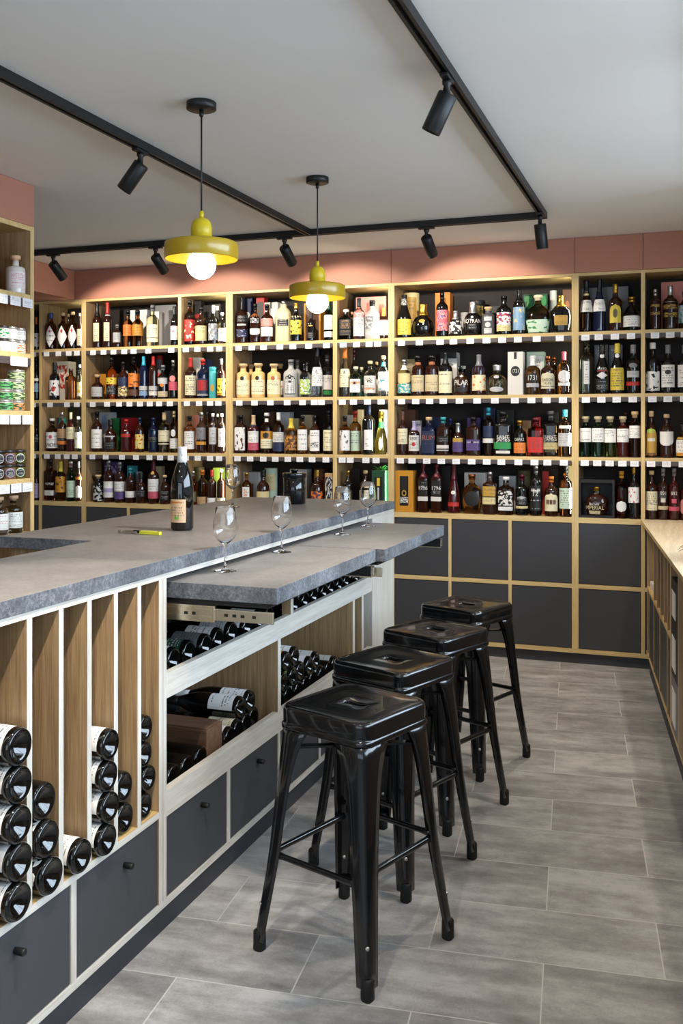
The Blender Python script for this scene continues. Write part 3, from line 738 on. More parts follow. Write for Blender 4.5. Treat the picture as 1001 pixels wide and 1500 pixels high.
# ================================================================ bottles, tubes and boxes on the shelves
# shape: body outline (radius, height), cap start, cap radius, squareness, depth ratio
SHAPES = {
 'std': ([(.92, 0), (1, .014), (1, .60), (.97, .645), (.82, .69), (.55, .725), (.39, .76), (.33, .80), (.33, .95)], .85, .38, 0, 1),
 'bord': ([(.92, 0), (1, .012), (1, .59), (.95, .635), (.72, .685), (.47, .72), (.38, .77), (.36, .97)], .77, .39, 0, 1),
 'burg': ([(.92, 0), (1, .012), (1, .42), (.96, .48), (.80, .57), (.57, .67), (.43, .75), (.37, .83), (.36, .97)], .79, .40, 0, 1),
 'tall': ([(.92, 0), (1, .010), (1, .66), (.95, .705), (.72, .75), (.43, .785), (.34, .82), (.33, .97)], .84, .37, 0, 1),
 'apo': ([(.92, 0), (1, .02), (1, .66), (.96, .71), (.80, .745), (.54, .768), (.46, .785), (.44, .88)], .86, .56, 0, 1),
 'squat': ([(.86, 0), (1, .05), (1, .46), (.93, .56), (.72, .635), (.44, .68), (.37, .72), (.36, .90)], .80, .44, 0, 1),
 'bulb': ([(.55, 0), (.80, .04), (.97, .20), (1, .34), (.94, .48), (.74, .60), (.44, .67), (.33, .72), (.30, .9)], .66, .36, 0, 1),
 'sq': ([(.95, 0), (1, .012), (1, .68), (.94, .72), (.55, .755), (.38, .78), (.35, .94)], .84, .42, .55, .9),
 'jug': ([(.95, 0), (1, .012), (.97, .62), (.90, .72), (.70, .79), (.40, .845), (.36, .93)], .90, .24, .2, .9),
 'bell': ([(.95, 0), (1, .02), (.98, .20), (.86, .40), (.62, .56), (.43, .68), (.34, .78), (.33, .97)], .80, .37, 0, 1),
 'cone': ([(.94, 0), (1, .02), (.98, .36), (.88, .52), (.60, .66), (.38, .74), (.34, .9)], .84, .40, 0, 1),
 'pear': ([(.78, 0), (.95, .04), (1, .18), (.93, .34), (.66, .54), (.46, .66), (.39, .78), (.38, .95)], .84, .42, 0, 1),
 'dec': ([(.60, 0), (.70, .02), (.92, .30), (1, .48), (.92, .62), (.60, .69), (.34, .72), (.28, .78), (.30, .9)], .86, .36, 0, .5),
 'disc': ([(.72, 0), (.80, .02), (.98, .28), (1, .44), (.90, .60), (.60, .70), (.36, .74), (.26, .79), (.27, .92)], .86, .34, .1, .6),
}
def prof_r(prof, z):
    for (r0, z0), (r1, z1) in zip(prof, prof[1:]):
        if z0 <= z <= z1: return r0 + (r1-r0)*(z-z0)/max(1e-9, z1-z0)
    return prof[-1][0]
def smooth_prof(prof, R, Hh):
    """a little rounding between the outline points"""
    out = []
    for i, (r, z) in enumerate(prof):
        if 0 < i < len(prof)-1 and i > 1:
            (ra, za), (rb, zb) = prof[i-1], prof[i+1]
            out.append((r+(ra-r)*.22, z+(za-z)*.22)); out.append((r*.94+.03*(ra+rb), z*.94+.03*(za+zb))); out.append((r+(rb-r)*.22, z+(zb-z)*.22))
        else: out.append((r, z))
    return [(r*R, z*Hh) for r, z in out]
def ring_q(a, sq):
    if not sq: return 1
    e = 2/(2+sq*8); return (abs(math.cos(a))**(2/e)+abs(math.sin(a))**(2/e))**(-e/2)
def patch(prof, R, Hh, z0, z1, hw, shape, face, sq, asp, off=.0007):
    """a label wrapped on the body; face = direction it looks at (angle), hw half angle"""
    nu, nv = 12, 10; mb = MB(); vs = []; uvs = []
    for j in range(nv+1):
        v = j/nv
        k = {'o': math.sqrt(max(0, 1-(2*v-1)**2)), 'd': 1-abs(2*v-1), 'r': 1 if v < .62 else math.sqrt(max(0, 1-((v-.62)/.38)**2)),
             's': 1 if v > .3 else .35+.65*math.sqrt(v/.3)}.get(shape, 1)
        z = z0+(z1-z0)*v
        r = prof_r(prof, z)*R + off
        for i in range(nu+1):
            u = i/nu; a = face + (u*2-1)*hw*max(k, .02)
            q = ring_q(a, sq)
            vs.append((r*q*math.cos(a), r*q*math.sin(a)*asp, z*Hh)); uvs.append((.5+(u-.5)*k, v))
    fs = [(j*(nu+1)+i, j*(nu+1)+i+1, (j+1)*(nu+1)+i+1, (j+1)*(nu+1)+i) for j in range(nv) for i in range(nu)]
    return mb.add(vs, fs, 0, True, uvs)
def wrap_text(word, r, zc, width, face, sq=0, asp=1, off=.0016):
    vs, fs, h = text_polys(word); mb = MB(); out = []
    for x, y in vs:
        a = face + x*width/r; q = ring_q(a, sq)
        out.append(((r+off)*q*math.cos(a), (r+off)*q*math.sin(a)*asp, zc + y*width*1.25))
    return mb.add(out, fs)
def flat_text(word, y, xc, zc, width, stretch=1.25):
    vs, fs, h = text_polys(word)
    return MB().add([(xc+a*width, y, zc+b*width*stretch) for a, b in vs], fs)

def build_item(shape, R, Hh, glass, cap, labels, label, group, loc, face, texts):
    """one bottle, tube or box standing at loc"""
    x, y, z = loc
    if shape in ('box', 'panel', 'case'):
        dp = {'box': min(R, .045), 'panel': .008, 'case': .05}[shape]
        nm, cat = ('gift_box', 'box') if shape != 'panel' else ('display_card', 'card')
        if shape == 'case':   # open fronted display case
            t = MB(); tk = .012
            t.box(-R, R, dp-.004, dp, 0, Hh); t.box(-R, -R+tk, -dp, dp-.004, 0, Hh); t.box(R-tk, R, -dp, dp-.004, 0, Hh)
            t.box(-R+tk, R-tk, -dp, dp-.004, 0, tk*1.2); t.box(-R+tk, R-tk, -dp, dp-.004, Hh-tk*1.6, Hh)
        else: t = MB().box(-R, R, -dp, dp, 0, Hh, bev=.0012)
        o = solo(nm, t, paint(glass, .55), label, cat, loc, group, local=True)
        for i, (col, st, sh, z0, z1, hw) in enumerate(labels):
            w = R*hw; mb = MB(); n = 20
            if sh == 'o':
                zc, rz = (z0+z1)/2*Hh, (z1-z0)/2*Hh
                pv = [(w*math.cos(2*PI*k/n), -dp-.0008, zc+rz*math.sin(2*PI*k/n)) for k in range(n)]
                mb.add(pv, [tuple(range(n))], 0, False, [(.5+.5*math.cos(2*PI*k/n), .5+.5*math.sin(2*PI*k/n)) for k in range(n)])
            else:
                mb.add([(-w, -dp-.0006-i*.0002, z0*Hh), (w, -dp-.0006-i*.0002, z0*Hh), (w, -dp-.0006-i*.0002, z1*Hh), (-w, -dp-.0006-i*.0002, z1*Hh)], [(0, 1, 2, 3)], 0, False, [(0, 0), (1, 0), (1, 1), (0, 1)])
            part('printed_panel', mb, label_mat(col, st), o, local=True)
        for (s, zc, wf, col) in texts:
            part('lettering', flat_text(s, -dp-.0016, 0, zc*Hh, 2*R*wf), paint(col), o, local=True)
        return o
    if shape == 'tube':
        t = MB().lathe([(R*.97, 0), (R, .003), (R, Hh*.86), (R*.985, Hh*.863), (R, Hh*.866), (R, Hh-.003), (R*.97, Hh)], 28)
        o = solo('gift_tube', t, paint(glass, .5), label, 'tube', loc, group, local=True)
        prof = [(1, 0), (1, 1)]; sq, asp = 0, 1
    else:
        prof, cz, cr, sq, asp = SHAPES[shape]
        t = MB().lathe(smooth_prof([(0, .012), (prof[0][0]*.86, .006)] + prof, R, Hh), 28, sq=sq, asp=asp)
        o = solo('spirits_bottle', t, GLASS[glass], label, 'bottle', loc, group, local=True)
        nm, _, zz = cap.partition(':'); zc0 = float(zz) if zz else cz
        rn = max(cr*R, prof_r(prof, zc0)*R*1.05) if not zz else prof_r(prof, zc0)*R*1.06
        rt = cr*R if not zz else max(prof_r(prof, .95)*R*1.06, .01)
        c = MB()
        if nm in ('cork', 'white', 'cream', 'beige') and not zz:
            c.lathe([(cr*R*.82, zc0*Hh), (cr*R*.82, (zc0*.55+.45)*Hh), (cr*R*1.12, (zc0*.5+.5)*Hh), (cr*R*1.12, .985*Hh), (cr*R*1.02, Hh), (0, Hh)], 20)
        else:
            c.lathe([(rn, zc0*Hh), ((rn+rt)/2*.98, (zc0+.04)*Hh), (rt, (zc0*.6+.4)*Hh), (rt, .90*Hh if not zz else .955*Hh), (rt*1.06, .962*Hh), (rt*1.06, .99*Hh), (rt*.92, Hh), (0, Hh)], 20)
        part('cap', c, cap_mat(nm), o, local=True)
    for (col, st, sh, z0, z1, hw) in labels:
        part('label' if z1 < .75 or shape == 'tube' else 'neck_label', patch(prof, R, Hh, z0, z1, hw, sh, face, sq, asp), label_mat(col, st), o, local=True)
    for (s, zc, wf, col) in texts:
        part('lettering', wrap_text(s, prof_r(prof, zc)*R, zc*Hh, 2*R*wf, face, sq, asp), paint(col), o, local=True)
    return o
def parse_label(s):
    a, _, z = s.partition('@'); q = a.split('/')
    col, st, sh = q[0], None, None
    for k in q[1:]:
        if len(k) == 1 and k in 'odrs': sh = k
        else: st = k
    z = z.split('*'); z0, z1 = z[0].split('-'); hw = float(z[1]) if len(z) > 1 else None
    return col, st, sh, float(z0), float(z1), hw
BAYN = {'0': 'sliver bay beside jar cabinet', 'A': 'first narrow bay', 'B': 'first wide bay', 'C': 'second narrow bay', 'D': 'second wide bay', 'E': 'third narrow bay',
        'F': 'widest bay', 'G': 'bay beside corner', 'H': 'corner bay'}
ROWN = ('top', 'second', 'third', 'bottom')
REPORT = []
def hit(a, b):
    (x0, y0, x1, y1, r0), (X0, Y0, X1, Y1, r1) = a, b
    if r0 and r1: return math.hypot((x0+x1-X0-X1)/2, (y0+y1-Y0-Y1)/2) < r0+r1
    return x0 < X1 and X0 < x1 and y0 < Y1 and Y0 < y1
def fill(bay, row, text):
    """x width top shape glass cap labels | description | extras   (one line per item; x, width, top surveyed from the photograph)"""
    a, c = BAYS[bay]; placed = []; sh = SHELFPART[bay, row]; where = '%s shelf of %s' % (ROWN[row], BAYN[bay])
    tags = []
    for ln in text.strip().split('\n'):
        f = [q.strip() for q in ln.split('|')]
        if len(f) < 2: continue
        tk = f[0].split(); x, w, top = map(float, tk[:3]); shape, glass, cap = tk[3:6]
        extra = f[2] if len(f) > 2 else ''
        back = 'b' in extra.split(); texts = []
        for e in extra.split():
            if e.startswith('T:'):
                s, zc, wf, col = e[2:].split(','); texts.append((s.replace('_', ' '), float(zc), float(wf), col))
        boxy = shape in ('box', 'panel', 'case')
        labels = []
        for l in tk[6:]:
            col, st, so, z0, z1, hw = parse_label(l)
            labels.append((col, st, so, z0, z1, hw if hw else (.97 if boxy else 1.15)))
        Y = YB + (.165 if back else .012)
        p = on_y(x, 500, Y+.03); R = w/F*depth(p)/2
        dp = {'box': min(R, .045), 'panel': .008, 'case': .05}.get(shape)
        asp = 1 if boxy or shape == 'tube' else SHAPES[shape][4]
        yr = dp if boxy else R*asp
        Y += yr; ok = False
        for k in range(34):
            p = on_y(x, 500, Y); R = w/F*depth(p)/2
            if k > 4: R *= .96
            for q_ in (1, .97, .94):
                Rq = R*q_
                X = min(max(p.x, a+Rq+.001), c-Rq-.001) if x < 995 else p.x
                yr2 = yr if boxy else Rq*asp
                ft = (X-Rq, Y-yr2, X+Rq, Y+yr2, 0 if boxy or asp < 1 else Rq*1.014)
                if not any(hit(ft, q) for q in placed) and Y+yr2 < 6.168: ok = True; break
            if ok: R = Rq; break
            Y += .008
            if Y+yr2 > 6.166: break
        if not ok:
            for k in range(40):     # squeeze beside its neighbour
                R *= .95; Y = YB+.012+(yr if boxy else R*asp)+.004*(k % 30)
                p = on_y(x, 500, Y); X = min(max(p.x, a+R+.001), c-R-.001)
                ft = (X-R, Y-(yr if boxy else R*asp), X+R, Y+(yr if boxy else R*asp), 0 if boxy or asp < 1 else R*1.014)
                if not any(hit(ft, q) for q in placed): ok = True; break
            REPORT.append((bay, row, f[1], ok, R))
        placed.append(ft)
        z = ST[row]+.0006; Hh = H + (CY-top)/F*depth((X, Y)) - z
        lim = (2.3205 if row == 0 else ST[row-1]-.03) - z - .006
        Hh = min(Hh, lim)
        td = Vector((-X, -Y, 0)).normalized()*.55 + Vector((0, -1, 0))*.45
        face = math.atan2(td.y, td.x)
        build_item(shape, R, Hh, glass, cap, labels, '%s, %s' % (f[1], where), 'spirits on the %s' % where, (X, Y, z), face, texts)
        if not back: tags.append(X)
    if row < 3:
        last = -9
        for X in sorted(tags):
            X = max(min(X, c-.026), a+.026, last+.050)
            if X > c-.024: continue
            last = X; zt = ST[row]-.018
            mb = MB().add([(X-.0235, YB-.0052, zt-.034), (X+.0235, YB-.0052, zt-.034), (X+.0235, YB-.0052, zt), (X-.0235, YB-.0052, zt)], [(0, 1, 2, 3)], 0, False, [(0, 0), (1, 0), (1, 1), (0, 1)])
            mb.box(X-.0235, X+.0235, YB-.005, YB-.0040, zt-.034, zt)
            part('price_tag', mb, PAPER, sh)
fill('F', 0, '''
592.4 21 432 burg blk black:.72 yellow/t@.07-.43*1.3 silver/a:black@.76-.93*1.2 | black bottle with yellow label and printed black neck
620 33.6 445.7 bulb blk gold gold/o@.42-.54*.28 | round black bottle with gold crown stopper
648 17.5 429 tall blk black rose/a:pink,purple@.13-.60*1.25 | tall black bottle with pink portrait label
667.5 19 455.5 squat blk silver:.66 paper/a:black@.10-.60*1.3 | small squat bottle with black and white label
693 28 442 bulb blk silver lgrey/o@.50-.57*.18 dark/t:lgrey@.16-.34*.5 | large black bottle with white brand lettering | T:BOTRAN,.42,.95,paper
715.7 19.5 449.7 apo mat cork lgrey/t@.50-.64*.6 lgrey/o@.27-.45*.42 lgrey/t@.06-.24*.6 | matt grey bottle with pale wooden stopper
738.7 22 433.7 std blk black white/a:red,purple@.24-.57*1.2 sand/t@.09-.24*1.2 | black bottle with red skull patterned label
761 17.7 424.5 tall blk black:.72 sky/a:sky,sand@.09-.60*1.25 | tall black bottle with blue and yellow label
788.7 34.5 432.5 disc brn cream pgreen/a:pgreen,green@.03-.36*1.4 | round brown decanter with pale green leaf pattern
822 31 433 disc blk gold:.70 gold/t@.20-.46*.6 | round black bottle with gold neck
600 23 430 tube sand x gold/t@.25-.9*.8 | pale gold gift tube behind yellow labelled bottle | b
651 22 430 box orange x | orange gift box behind portrait bottle | b
681 12 458 tube lgrey x | pale tube behind squat bottle | b
700 22 441 tube dark x olive/a:gold@.45-.85*.9 | dark gift tube with gold leaf pattern | b
727 16 449 box dark x | low black gift box behind matt grey bottle | b
786 35 432 box dgreen x green/a:dgreen@.05-.95*.9 | dark green gift boxes behind leaf decanter | b
811 10 426 tube silver x | slim silver tube behind decanter | b
832 13 425 box brown x copper/o@.55-.75*.5 | brown gift box at the bay end | b
''')
fill('F', 1, '''
592.4 20 527 std pal silver sand/s@.34-.62*1.3 teal/a:cream,sky@.08-.34*1.3 white/t@.72-.84*1.2 | bottle with cream label over a blue sea picture
612.7 18.5 521.7 apo drk black beige/t@.11-.52*1.3 copper@.775-.85*3.1 | brown bottle with cream label and copper neck, first of two
633 19.7 521 apo drk black beige/t@.11-.52*1.3 copper@.775-.85*3.1 | brown bottle with cream label and copper neck, second of two
653 21 516.8 std blk black:.72 cream/t@.06-.56*1.2 | black bottle with long cream label
677 25 536 squat drk glass dark/o@.09-.29*.8 silver/d@.60-.70*.4 | dark squat bottle with white name | T:PILAR,.43,.85,paper
702 20 519.6 std drk grey:.72 cream/a:cream,orange@.11-.50*1.3 navy@.56-.7*3.1 | dark bottle with blue shoulder and cream label
728.5 27 534.5 squat pal silver lgrey/o@.10-.27*.8 lgrey/o@.54-.66*.35 | clear squat bottle with grey name | T:PILAR,.42,.85,olive
757 22 516 box paper x dark/o@.43-.67*.62 dark@.83-.99*.18 | white gift box with round black emblem | T:1731,.55,.44,paper
781 21 521 std amb white:.74 dark/o@.30-.55*.85 lgrey/t@.19-.29*1 | amber bottle with round dark emblem | T:1731,.43,.62,paper
803 20 522 std drk copper cream/r@.22-.58*1.25 cream/t@.15-.20*1.25 | dark bottle with arched cream label | T:SAISON,.38,.8,dark T:RUM,.29,.4,brown
826.6 19 515 std amb rose:.80 white/o@.27-.56*.95 white@.20-.27*1 | amber bottle with round white label and red top
600 20 527 box sand x beige/t@.5-.9*.7 | tan gift box behind sea picture bottle | b
660 24 517 box paper x dark@.86-1*.98 grey/o@.68-.76*.6 | white gift box with grey lid stripe behind long label | b
786 25 516 box pgreen x white/t@.3-.9*.8 | pale green gift box behind amber emblem bottle | b
812 15 523 std amb copper | amber bottle with copper top behind arched label | b
''')
fill('F', 2, '''
590 15.5 602 bord drk brown cream/t@.25-.60*1.25 | brown bottle with white label beside the bay post
607 16 616.6 std drk lav:.72 paper/t@.12-.58*1.2 red/o@.26-.38*.35 | bottle with white label and red medallion | T:RNR,.48,.62,dark
628.7 20.5 611 sq nvy cork navy/t@.06-.64*.95 | blue square bottle with copper lettering | T:RUM,.46,.78,copper
649.7 18 611 sq drk teal dark/t:lgrey@.34-.50*.9 paper@.18-.27*.95 lgrey@.12-.15*.95 | dark square bottle with teal stopper and white bands
671.4 18.5 620 squat drk silver:.70 gold@.42-.54*.9 purple/t@.12-.42*.9 | dark squat bottle with gold and purple label
694 20 611 sq drk dark purple/t@.14-.42*.9 lgrey@.33-.37*.8 | dark bottle with purple label before the purple box
715.7 16.5 597 tall brn turq navy/t@.38-.62*1.1 paper@.27-.36*1.2 | tall brown bottle with turquoise top and white band
737.5 25 603 sq blk dark green@.16-.31*.97 paper/t@.06-.12*.7 | black square bottle with green band | T:SAINT,.43,.62,paper T:JAMES,.36,.68,paper
762 20 616 std blk gold orange/t@.09-.38*1.0 | black bottle with orange label and gold cap | T:DEPAZ,.47,.7,paper
785.4 22.5 612 sq red maroon red/t@.10-.50*.9 | red square bottle before the red box
807 24 602 sq blk grey sand/t@.15-.30*.97 olive@.09-.13*.6 | black square bottle with yellow band | T:SAINT,.43,.62,paper T:JAMES,.36,.68,paper
828 19.5 600 std amb turq lgrey/t@.22-.50*1.25 paper@.60-.66*1 | golden bottle with silver label and turquoise neck
597 20 600 box brown x | brown gift box behind white labelled bottle | b
614 19 616 box white x lav/a:lav@.3-.9*.8 | white gift box behind red medallion bottle | b
641 16 611 box navy x copper/t@.4-.6*.8 | navy gift box between blue bottle and teal stopper | b
660 11 613 std red blue | red bottle behind teal stopper bottle | b
696 19 612 box purple x lav/a:purple@.3-.6*.9 | purple gift box with pale swirl | b
719 17 598 box navy x | navy gift box behind turquoise topped bottle | b
742 25 601 box dark x gold/o@.80-.93*.3 | black gift box with gold crest | b
772 14 616 box tan x | tan gift box behind orange label | b
789 22 611 box red x rose/a:red@.5-.9*.8 | bright red gift box | b
812 15 604 box dark x | black gift box behind yellow band bottle | b
''')
fill('F', 3, '''
595 27 689 box amber x dark@.15-.87*.48 gold/o@.38-.53*.26 grey/a:paper@.22-.36*.44 dark/o@.41-.5*.14 | orange gift box with a dark window
620.6 15 680 sq drk maroon:.72 dark/t:lgrey@.35-.66*.8 paper@.24-.33*.95 | dark square bottle, first of two with white shield | T:1796,.51,.72,paper
640 15.5 680 sq drk maroon:.72 dark/t:lgrey@.35-.66*.8 paper@.24-.33*.95 | dark square bottle, second of two with white shield | T:1796,.51,.72,paper
665 19 679 bell mar maroon:.66 red@.14-.22*1 paper/o@.38-.46*.4 | bell shaped red brandy bottle
691.7 30 694.5 disc amb copper dark/o@.18-.58*.75 | round amber decanter with black oval emblem
717.7 19 691 sq drk silver gold/t@.42-.66*.97 sand/t@.24-.40*.97 olive@.40-.43*.97 | square bottle with gold stacked labels
741.6 21 698.5 sq brn white paper/a:black@.25-.64*.97 white/t@.12-.22*.97 | bottle with white scratched label
765 18.5 694.7 std blk maroon dark/t:lgrey@.26-.44*1 lgrey/d@.40-.47*.9 sand/t@.17-.23*1.2 | black bottle with narrow yellow band
785.4 17 682 tall blk silver dark/t:lgrey@.10-.60*1.2 paper@.49-.52*.8 | tall black bottle with grey printed label | T:12,.45,.42,paper
808 19 697.7 std drk orange cream/r@.13-.58*1.25 brown/t@.3-.42*.8 | dark bottle with arched cream label and orange cap
829.6 19 682 std brn black pgreen/t@.16-.56*1.3 | brown bottle with pale green label by the post
698 31 692 box paper x dark@.1-.6*.2 | white gift box behind amber decanter | b
745 24 697 box lgrey x | grey gift box behind scratched label bottle | b T:RHUM,.66,.8,dark
768 18 689 tube olive x dark@.2-.6*1 | olive gift tube behind yellow band bottle | b
655 12 682 box dark x | dark gift box behind brandy bottle | b
800 9 690 box red x | slim red box behind orange cap | b
834 11 682 box sand x | pale box at bay end | b
''')
fill('G', 0, '''
859.3 18.5 410.5 burg brn black:.74 paper/t@.38-.61*1.3 sand@.70-.77*.9 | brown cognac bottle with white label
878.6 18.5 409 burg nvy black:.74 white/t@.38-.61*1.3 | dark cognac bottle with white label
902 19 416 bord drk gold:.80 yellow/r@.17-.56*.95 olive/o@.27-.47*.35 | dark dimpled bottle with yellow arched label
925.7 26 435 cone clr gold white/t@.11-.43*1.25 | clear conical bottle with white label
880 66 421 panel grey x | grey card standing behind the cognacs | b
897 13 420 box dark x | dark box behind yellow arched label | b
915 13 436 box dark x | low dark box behind conical bottle | b
''')
fill('G', 1, '''
860 19 500.5 tall pal glass white/t@.19-.62*.42 | pale gold bottle with upright white label
882.6 21 504.5 burg blk dark dark/t:lgrey@.08-.30*1 white/d@.30-.44*.8 red@.45-.47*.7 white/o@.72-.82*.8 | black port bottle with white lettering | T:PORTO,.50,.62,paper
904.7 20 503 burg blk yellow:.80 yellow/t@.07-.51*1.25 white/o@.71-.80*.8 | black port bottle with yellow label and yellow top | T:PORTO,.47,.5,dark
928 20 505 bord blk grey:.82 grey/o@.52-.62*.6 lgrey/t@.33-.46*1 red@.16-.24*1.3 | black port bottle with red band
882 19 506 box grey x grey/t:white@.72-.98*.9 | grey gift box behind white lettered port | b
903 19 506 box grey x grey/t:white@.72-.98*.9 | grey gift box behind yellow topped port | b
''')
LIQ = 'white/t@.37-.71*1.3'
fill('G', 2, '''
858 17 610 apo dgr beige white/t@.37-.71*1.3 | dark green liqueur bottle with white label
876.4 17 610 apo grn beige white/t@.37-.71*1.3 | bright green liqueur bottle with white label
894.4 17 610 apo lgr beige white/t@.36-.70*1.3 | yellow green liqueur bottle with white label
913 17 610 apo mar beige white/t@.37-.70*1.3 | dark red liqueur bottle with white label
930.5 17 602.7 apo brn cork white/t@.42-.69*1.3 | taller amber liqueur bottle with white label
917 11 604 apo drk brown | brown stoppered bottle behind dark red liqueur | b
''')
fill('G', 3, '''
874.5 50 702 case dark x | black display case holding a round bottle
910.8 18 690 std red amber sand@.86-.92*3.1 white/o@.14-.37*.9 | red aperitif bottle with round white label
929 16 684 bord blk gold:.86 white/a:white,rose@.31-.61*1.2 | black bottle with red printed white label
''')
fill('H', 0, '''
960.3 15 424 tall drk silver gold/a:dark@.36-.44*1 gold/a:dark@.56-.62*1 | dark bottle with two gold brush strokes
982.4 21 419 std drk silver:.62 gold/a:dark@.28-.38*1.1 gold/a:dark@.46-.56*1.1 | larger dark bottle with gold brush strokes and silver neck
1004 20 427 std brn black lgrey/a:sky,green@.15-.62*1.3 | bottle with blue grey label at the frame edge
987 34 413 panel pink x | pink card standing behind gold stroke bottles | b
''')
fill('H', 1, '''
956.6 19.5 502 bord blk white white/a:white,black@.05-.43*1.4 | black bottle with brushwork white label and white cap
979 19 505 bord blk grey:.82 white/t@.12-.58*1.25 dark/o@.38-.48*.45 | black bottle with white label and dark crest
1003 19 505 bord blk grey:.82 white/t@.12-.58*1.25 | black bottle with white label at the frame edge
''')
fill('H', 2, '''
954.5 16 602 bord drk cork gold/r@.05-.64*1.2 lime/o@.52-.62*.8 paper@.35-.42*.7 brown@.06-.10*.8 | tall bottle with gold and green arched label
977 19.5 606.7 std drk cork white/s@.28-.60*1.25 | dark bottle with white shield label
1001 20 622 squat amb dark gold@.56-.62*1.2 white/t@.16-.54*1.2 amber@.06-.16*1.2 | amber bottle with white label at the frame edge
''')
fill('H', 3, '''
955 17 689.5 std drk cork cream/t@.19-.58*1.2 grey/a:cream@.3-.4*1.1 | dark bottle with cream illustrated label
972 15 686 std drk grey dark/t:lgrey@.4-.5*.8 paper@.34-.42*.45 beige@.20-.27*1.2 | dark bottle with cream band and white square | T:891,.52,.55,paper
988 16 686 std mar grey rose@.33-.41*.45 rose@.18-.26*1.2 | dark bottle with pink band and pink square | T:892,.52,.55,paper
1004 18 700 std mar dark pink/o@.12-.52*.95 | bottle with round pink label at the frame edge
''')
fill('D', 0, '''
355 17 436 bord drk black:.72 dark/t:lgrey@.46-.60*1 navy/a:navy,lav@.13-.3*1.3 paper@.38-.42*.9 | dark bottle with navy foot label
374 15.5 445 std drk dark lgrey/a:dark@.5-.62*1 white/s@.20-.36*1.25 copper@.66-.74*3.1 | brown bottle with low white label
391.5 18 446 std drk dark pink/t@.42-.62*1.3 white/t@.16-.40*1.3 | dark bottle with pink over white label
415.6 22 441 jug stn silver dark/t:white@.38-.54*.75 | cream stoneware bottle with black label
434 17 444 bord blk gold:.84 yellow/a:yellow,black@.18-.55*1.3 sand@.62-.66*3.1 | black bottle with brushwork yellow label
456 12 458 bord blk black gold/o@.5-.56*.6 dark/t:lgrey@.1-.3*1 | black bottle inside the yellow case
482.4 15 441 bord dgr dgreen white/t@.27-.64*1.25 white/t@.08-.22*1.25 | green bottle with two part white label
364 14 436 box navy x lgrey/o@.5-.7*.6 | navy gift box behind navy foot label | b
384 13 432 box red x dark@.1-.9*.7 | red frame gift box | b
401 21 444 box paper x dark@.85-1*.15 | white gift box behind pink label | b
461 26 445 box amber x brown@.06-.94*.8 | yellow case with dark inside behind the black bottle | b
''')
fill('D', 1, '''
356.6 20 533 apo crm cork cream/t@.10-.52*1.3 dark/o@.50-.63*.28 | cream bottle with wooden stopper and dark tag, first
378.7 20 532.4 apo crm cork cream/t@.10-.52*1.3 dark/o@.50-.63*.28 | cream bottle with wooden stopper and dark tag, second
401.7 20 533 apo crm cork cream/t@.10-.52*1.3 copper/o@.50-.63*.3 | cream liqueur bottle with orange tag
426.5 22 526.8 std frs grey dark/r@.08-.60*.83 white/t/r@.10-.58*.75 dark@.48-.54*.2 dark@.38-.44*.2 | frosted bottle with arched black framed label
448 17.5 531.7 std clr glass lime/a:white,green@.08-.52*1.3 | clear bottle with green and yellow label
465 16.5 509 burg clr black white/t@.22-.60*1.3 | tall clear bottle with white label before the post | T:A,.50,.3,dark
479.6 17 520 std clr grey white/t@.18-.52*1.3 green@.06-.16*1.3 | clear bottle with green foot label and grey cap
368 13 534 apo crm cork | pale stoppered bottle between the dark tagged pair | b
411 13 533 apo amb cork white/a:white,orange@.1-.5*1 | amber stoppered bottle behind orange tag | b
436 15 527 std frs grey | frosted bottle behind the framed label bottle | b
''')
fill('D', 2, '''
352.4 16 608 sq drk black white/a:white,brown@.08-.68*.97 | square brown bottle with large white label by the post
371.5 16 608 std mar cork:.74 white/t@.28-.58*1.3 rose/t@.09-.28*1.3 navy@.7-.8*3.1 | bottle with white and red label and dark neck
391 18 604.7 std brn white cream/t@.13-.36*1.3 amber/t@.36-.55*1.3 dark/o@.37-.52*.5 white@.78-.86*1 | brown bottle with round crest and cream label
408.3 17 604 std brn white:.80 paper/t@.28-.52*1.3 navy/t@.06-.27*1.3 | brown bottle with white over navy label
426.8 18 613 std amb yellow:.72 brown/a:amber,brown@.10-.5*1.3 | amber bottle with brown print and yellow top
443.6 15 609 std amb black white/t@.10-.64*1.2 | amber bottle with white label, black cap, beside yellow top
461.5 15 609 std drk black white/t@.08-.62*1.2 dark/a:white@.2-.3*.9 | dark amber bottle with tall white label and black cap
481.7 15.5 601 std brn dark cream/t@.08-.55*1.3 | brown bottle with cream label before the post
396 14 604 box brown x copper/o@.3-.7*.7 | brown gift box behind the crest bottle | b
419 18 604 box lgrey x | grey gift box behind the navy label | b
433 12 613 box sand x | sand gift box behind yellow top bottle | b
452 17 608 box beige x | beige gift box between white labels | b
''')
fill('D', 3, '''
361.5 16 692 std amb gold white/t@.12-.58*.7 orange/a:white@.3-.5*.3 | amber bottle with narrow white label
385.7 19 687.5 squat drk black sand/t@.04-.42*1.3 | bottle with yellow label and black cap beside pale tube
465 18 688 squat drk gold orange/a:navy,red@.06-.45*1.3 | dark bottle with orange comic label
368 25 691 box lgrey x brown@.1-.65*.3 | pale gift box with dark window behind amber bottle | b
397 19 685.6 tube pgreen x sand/t@.4-.85*.9 | pale green gift tube | b
441 27 687 box lgrey x | large white gift box behind the black canister | b
471 22 686 tube brown x copper/a:brown@.2-.9*1.3 | brown patterned gift tube behind comic label | b
484 12 693 box tan x dark/a:lgrey@.3-.9*.9 | tan box with grey cloth before the post
''')
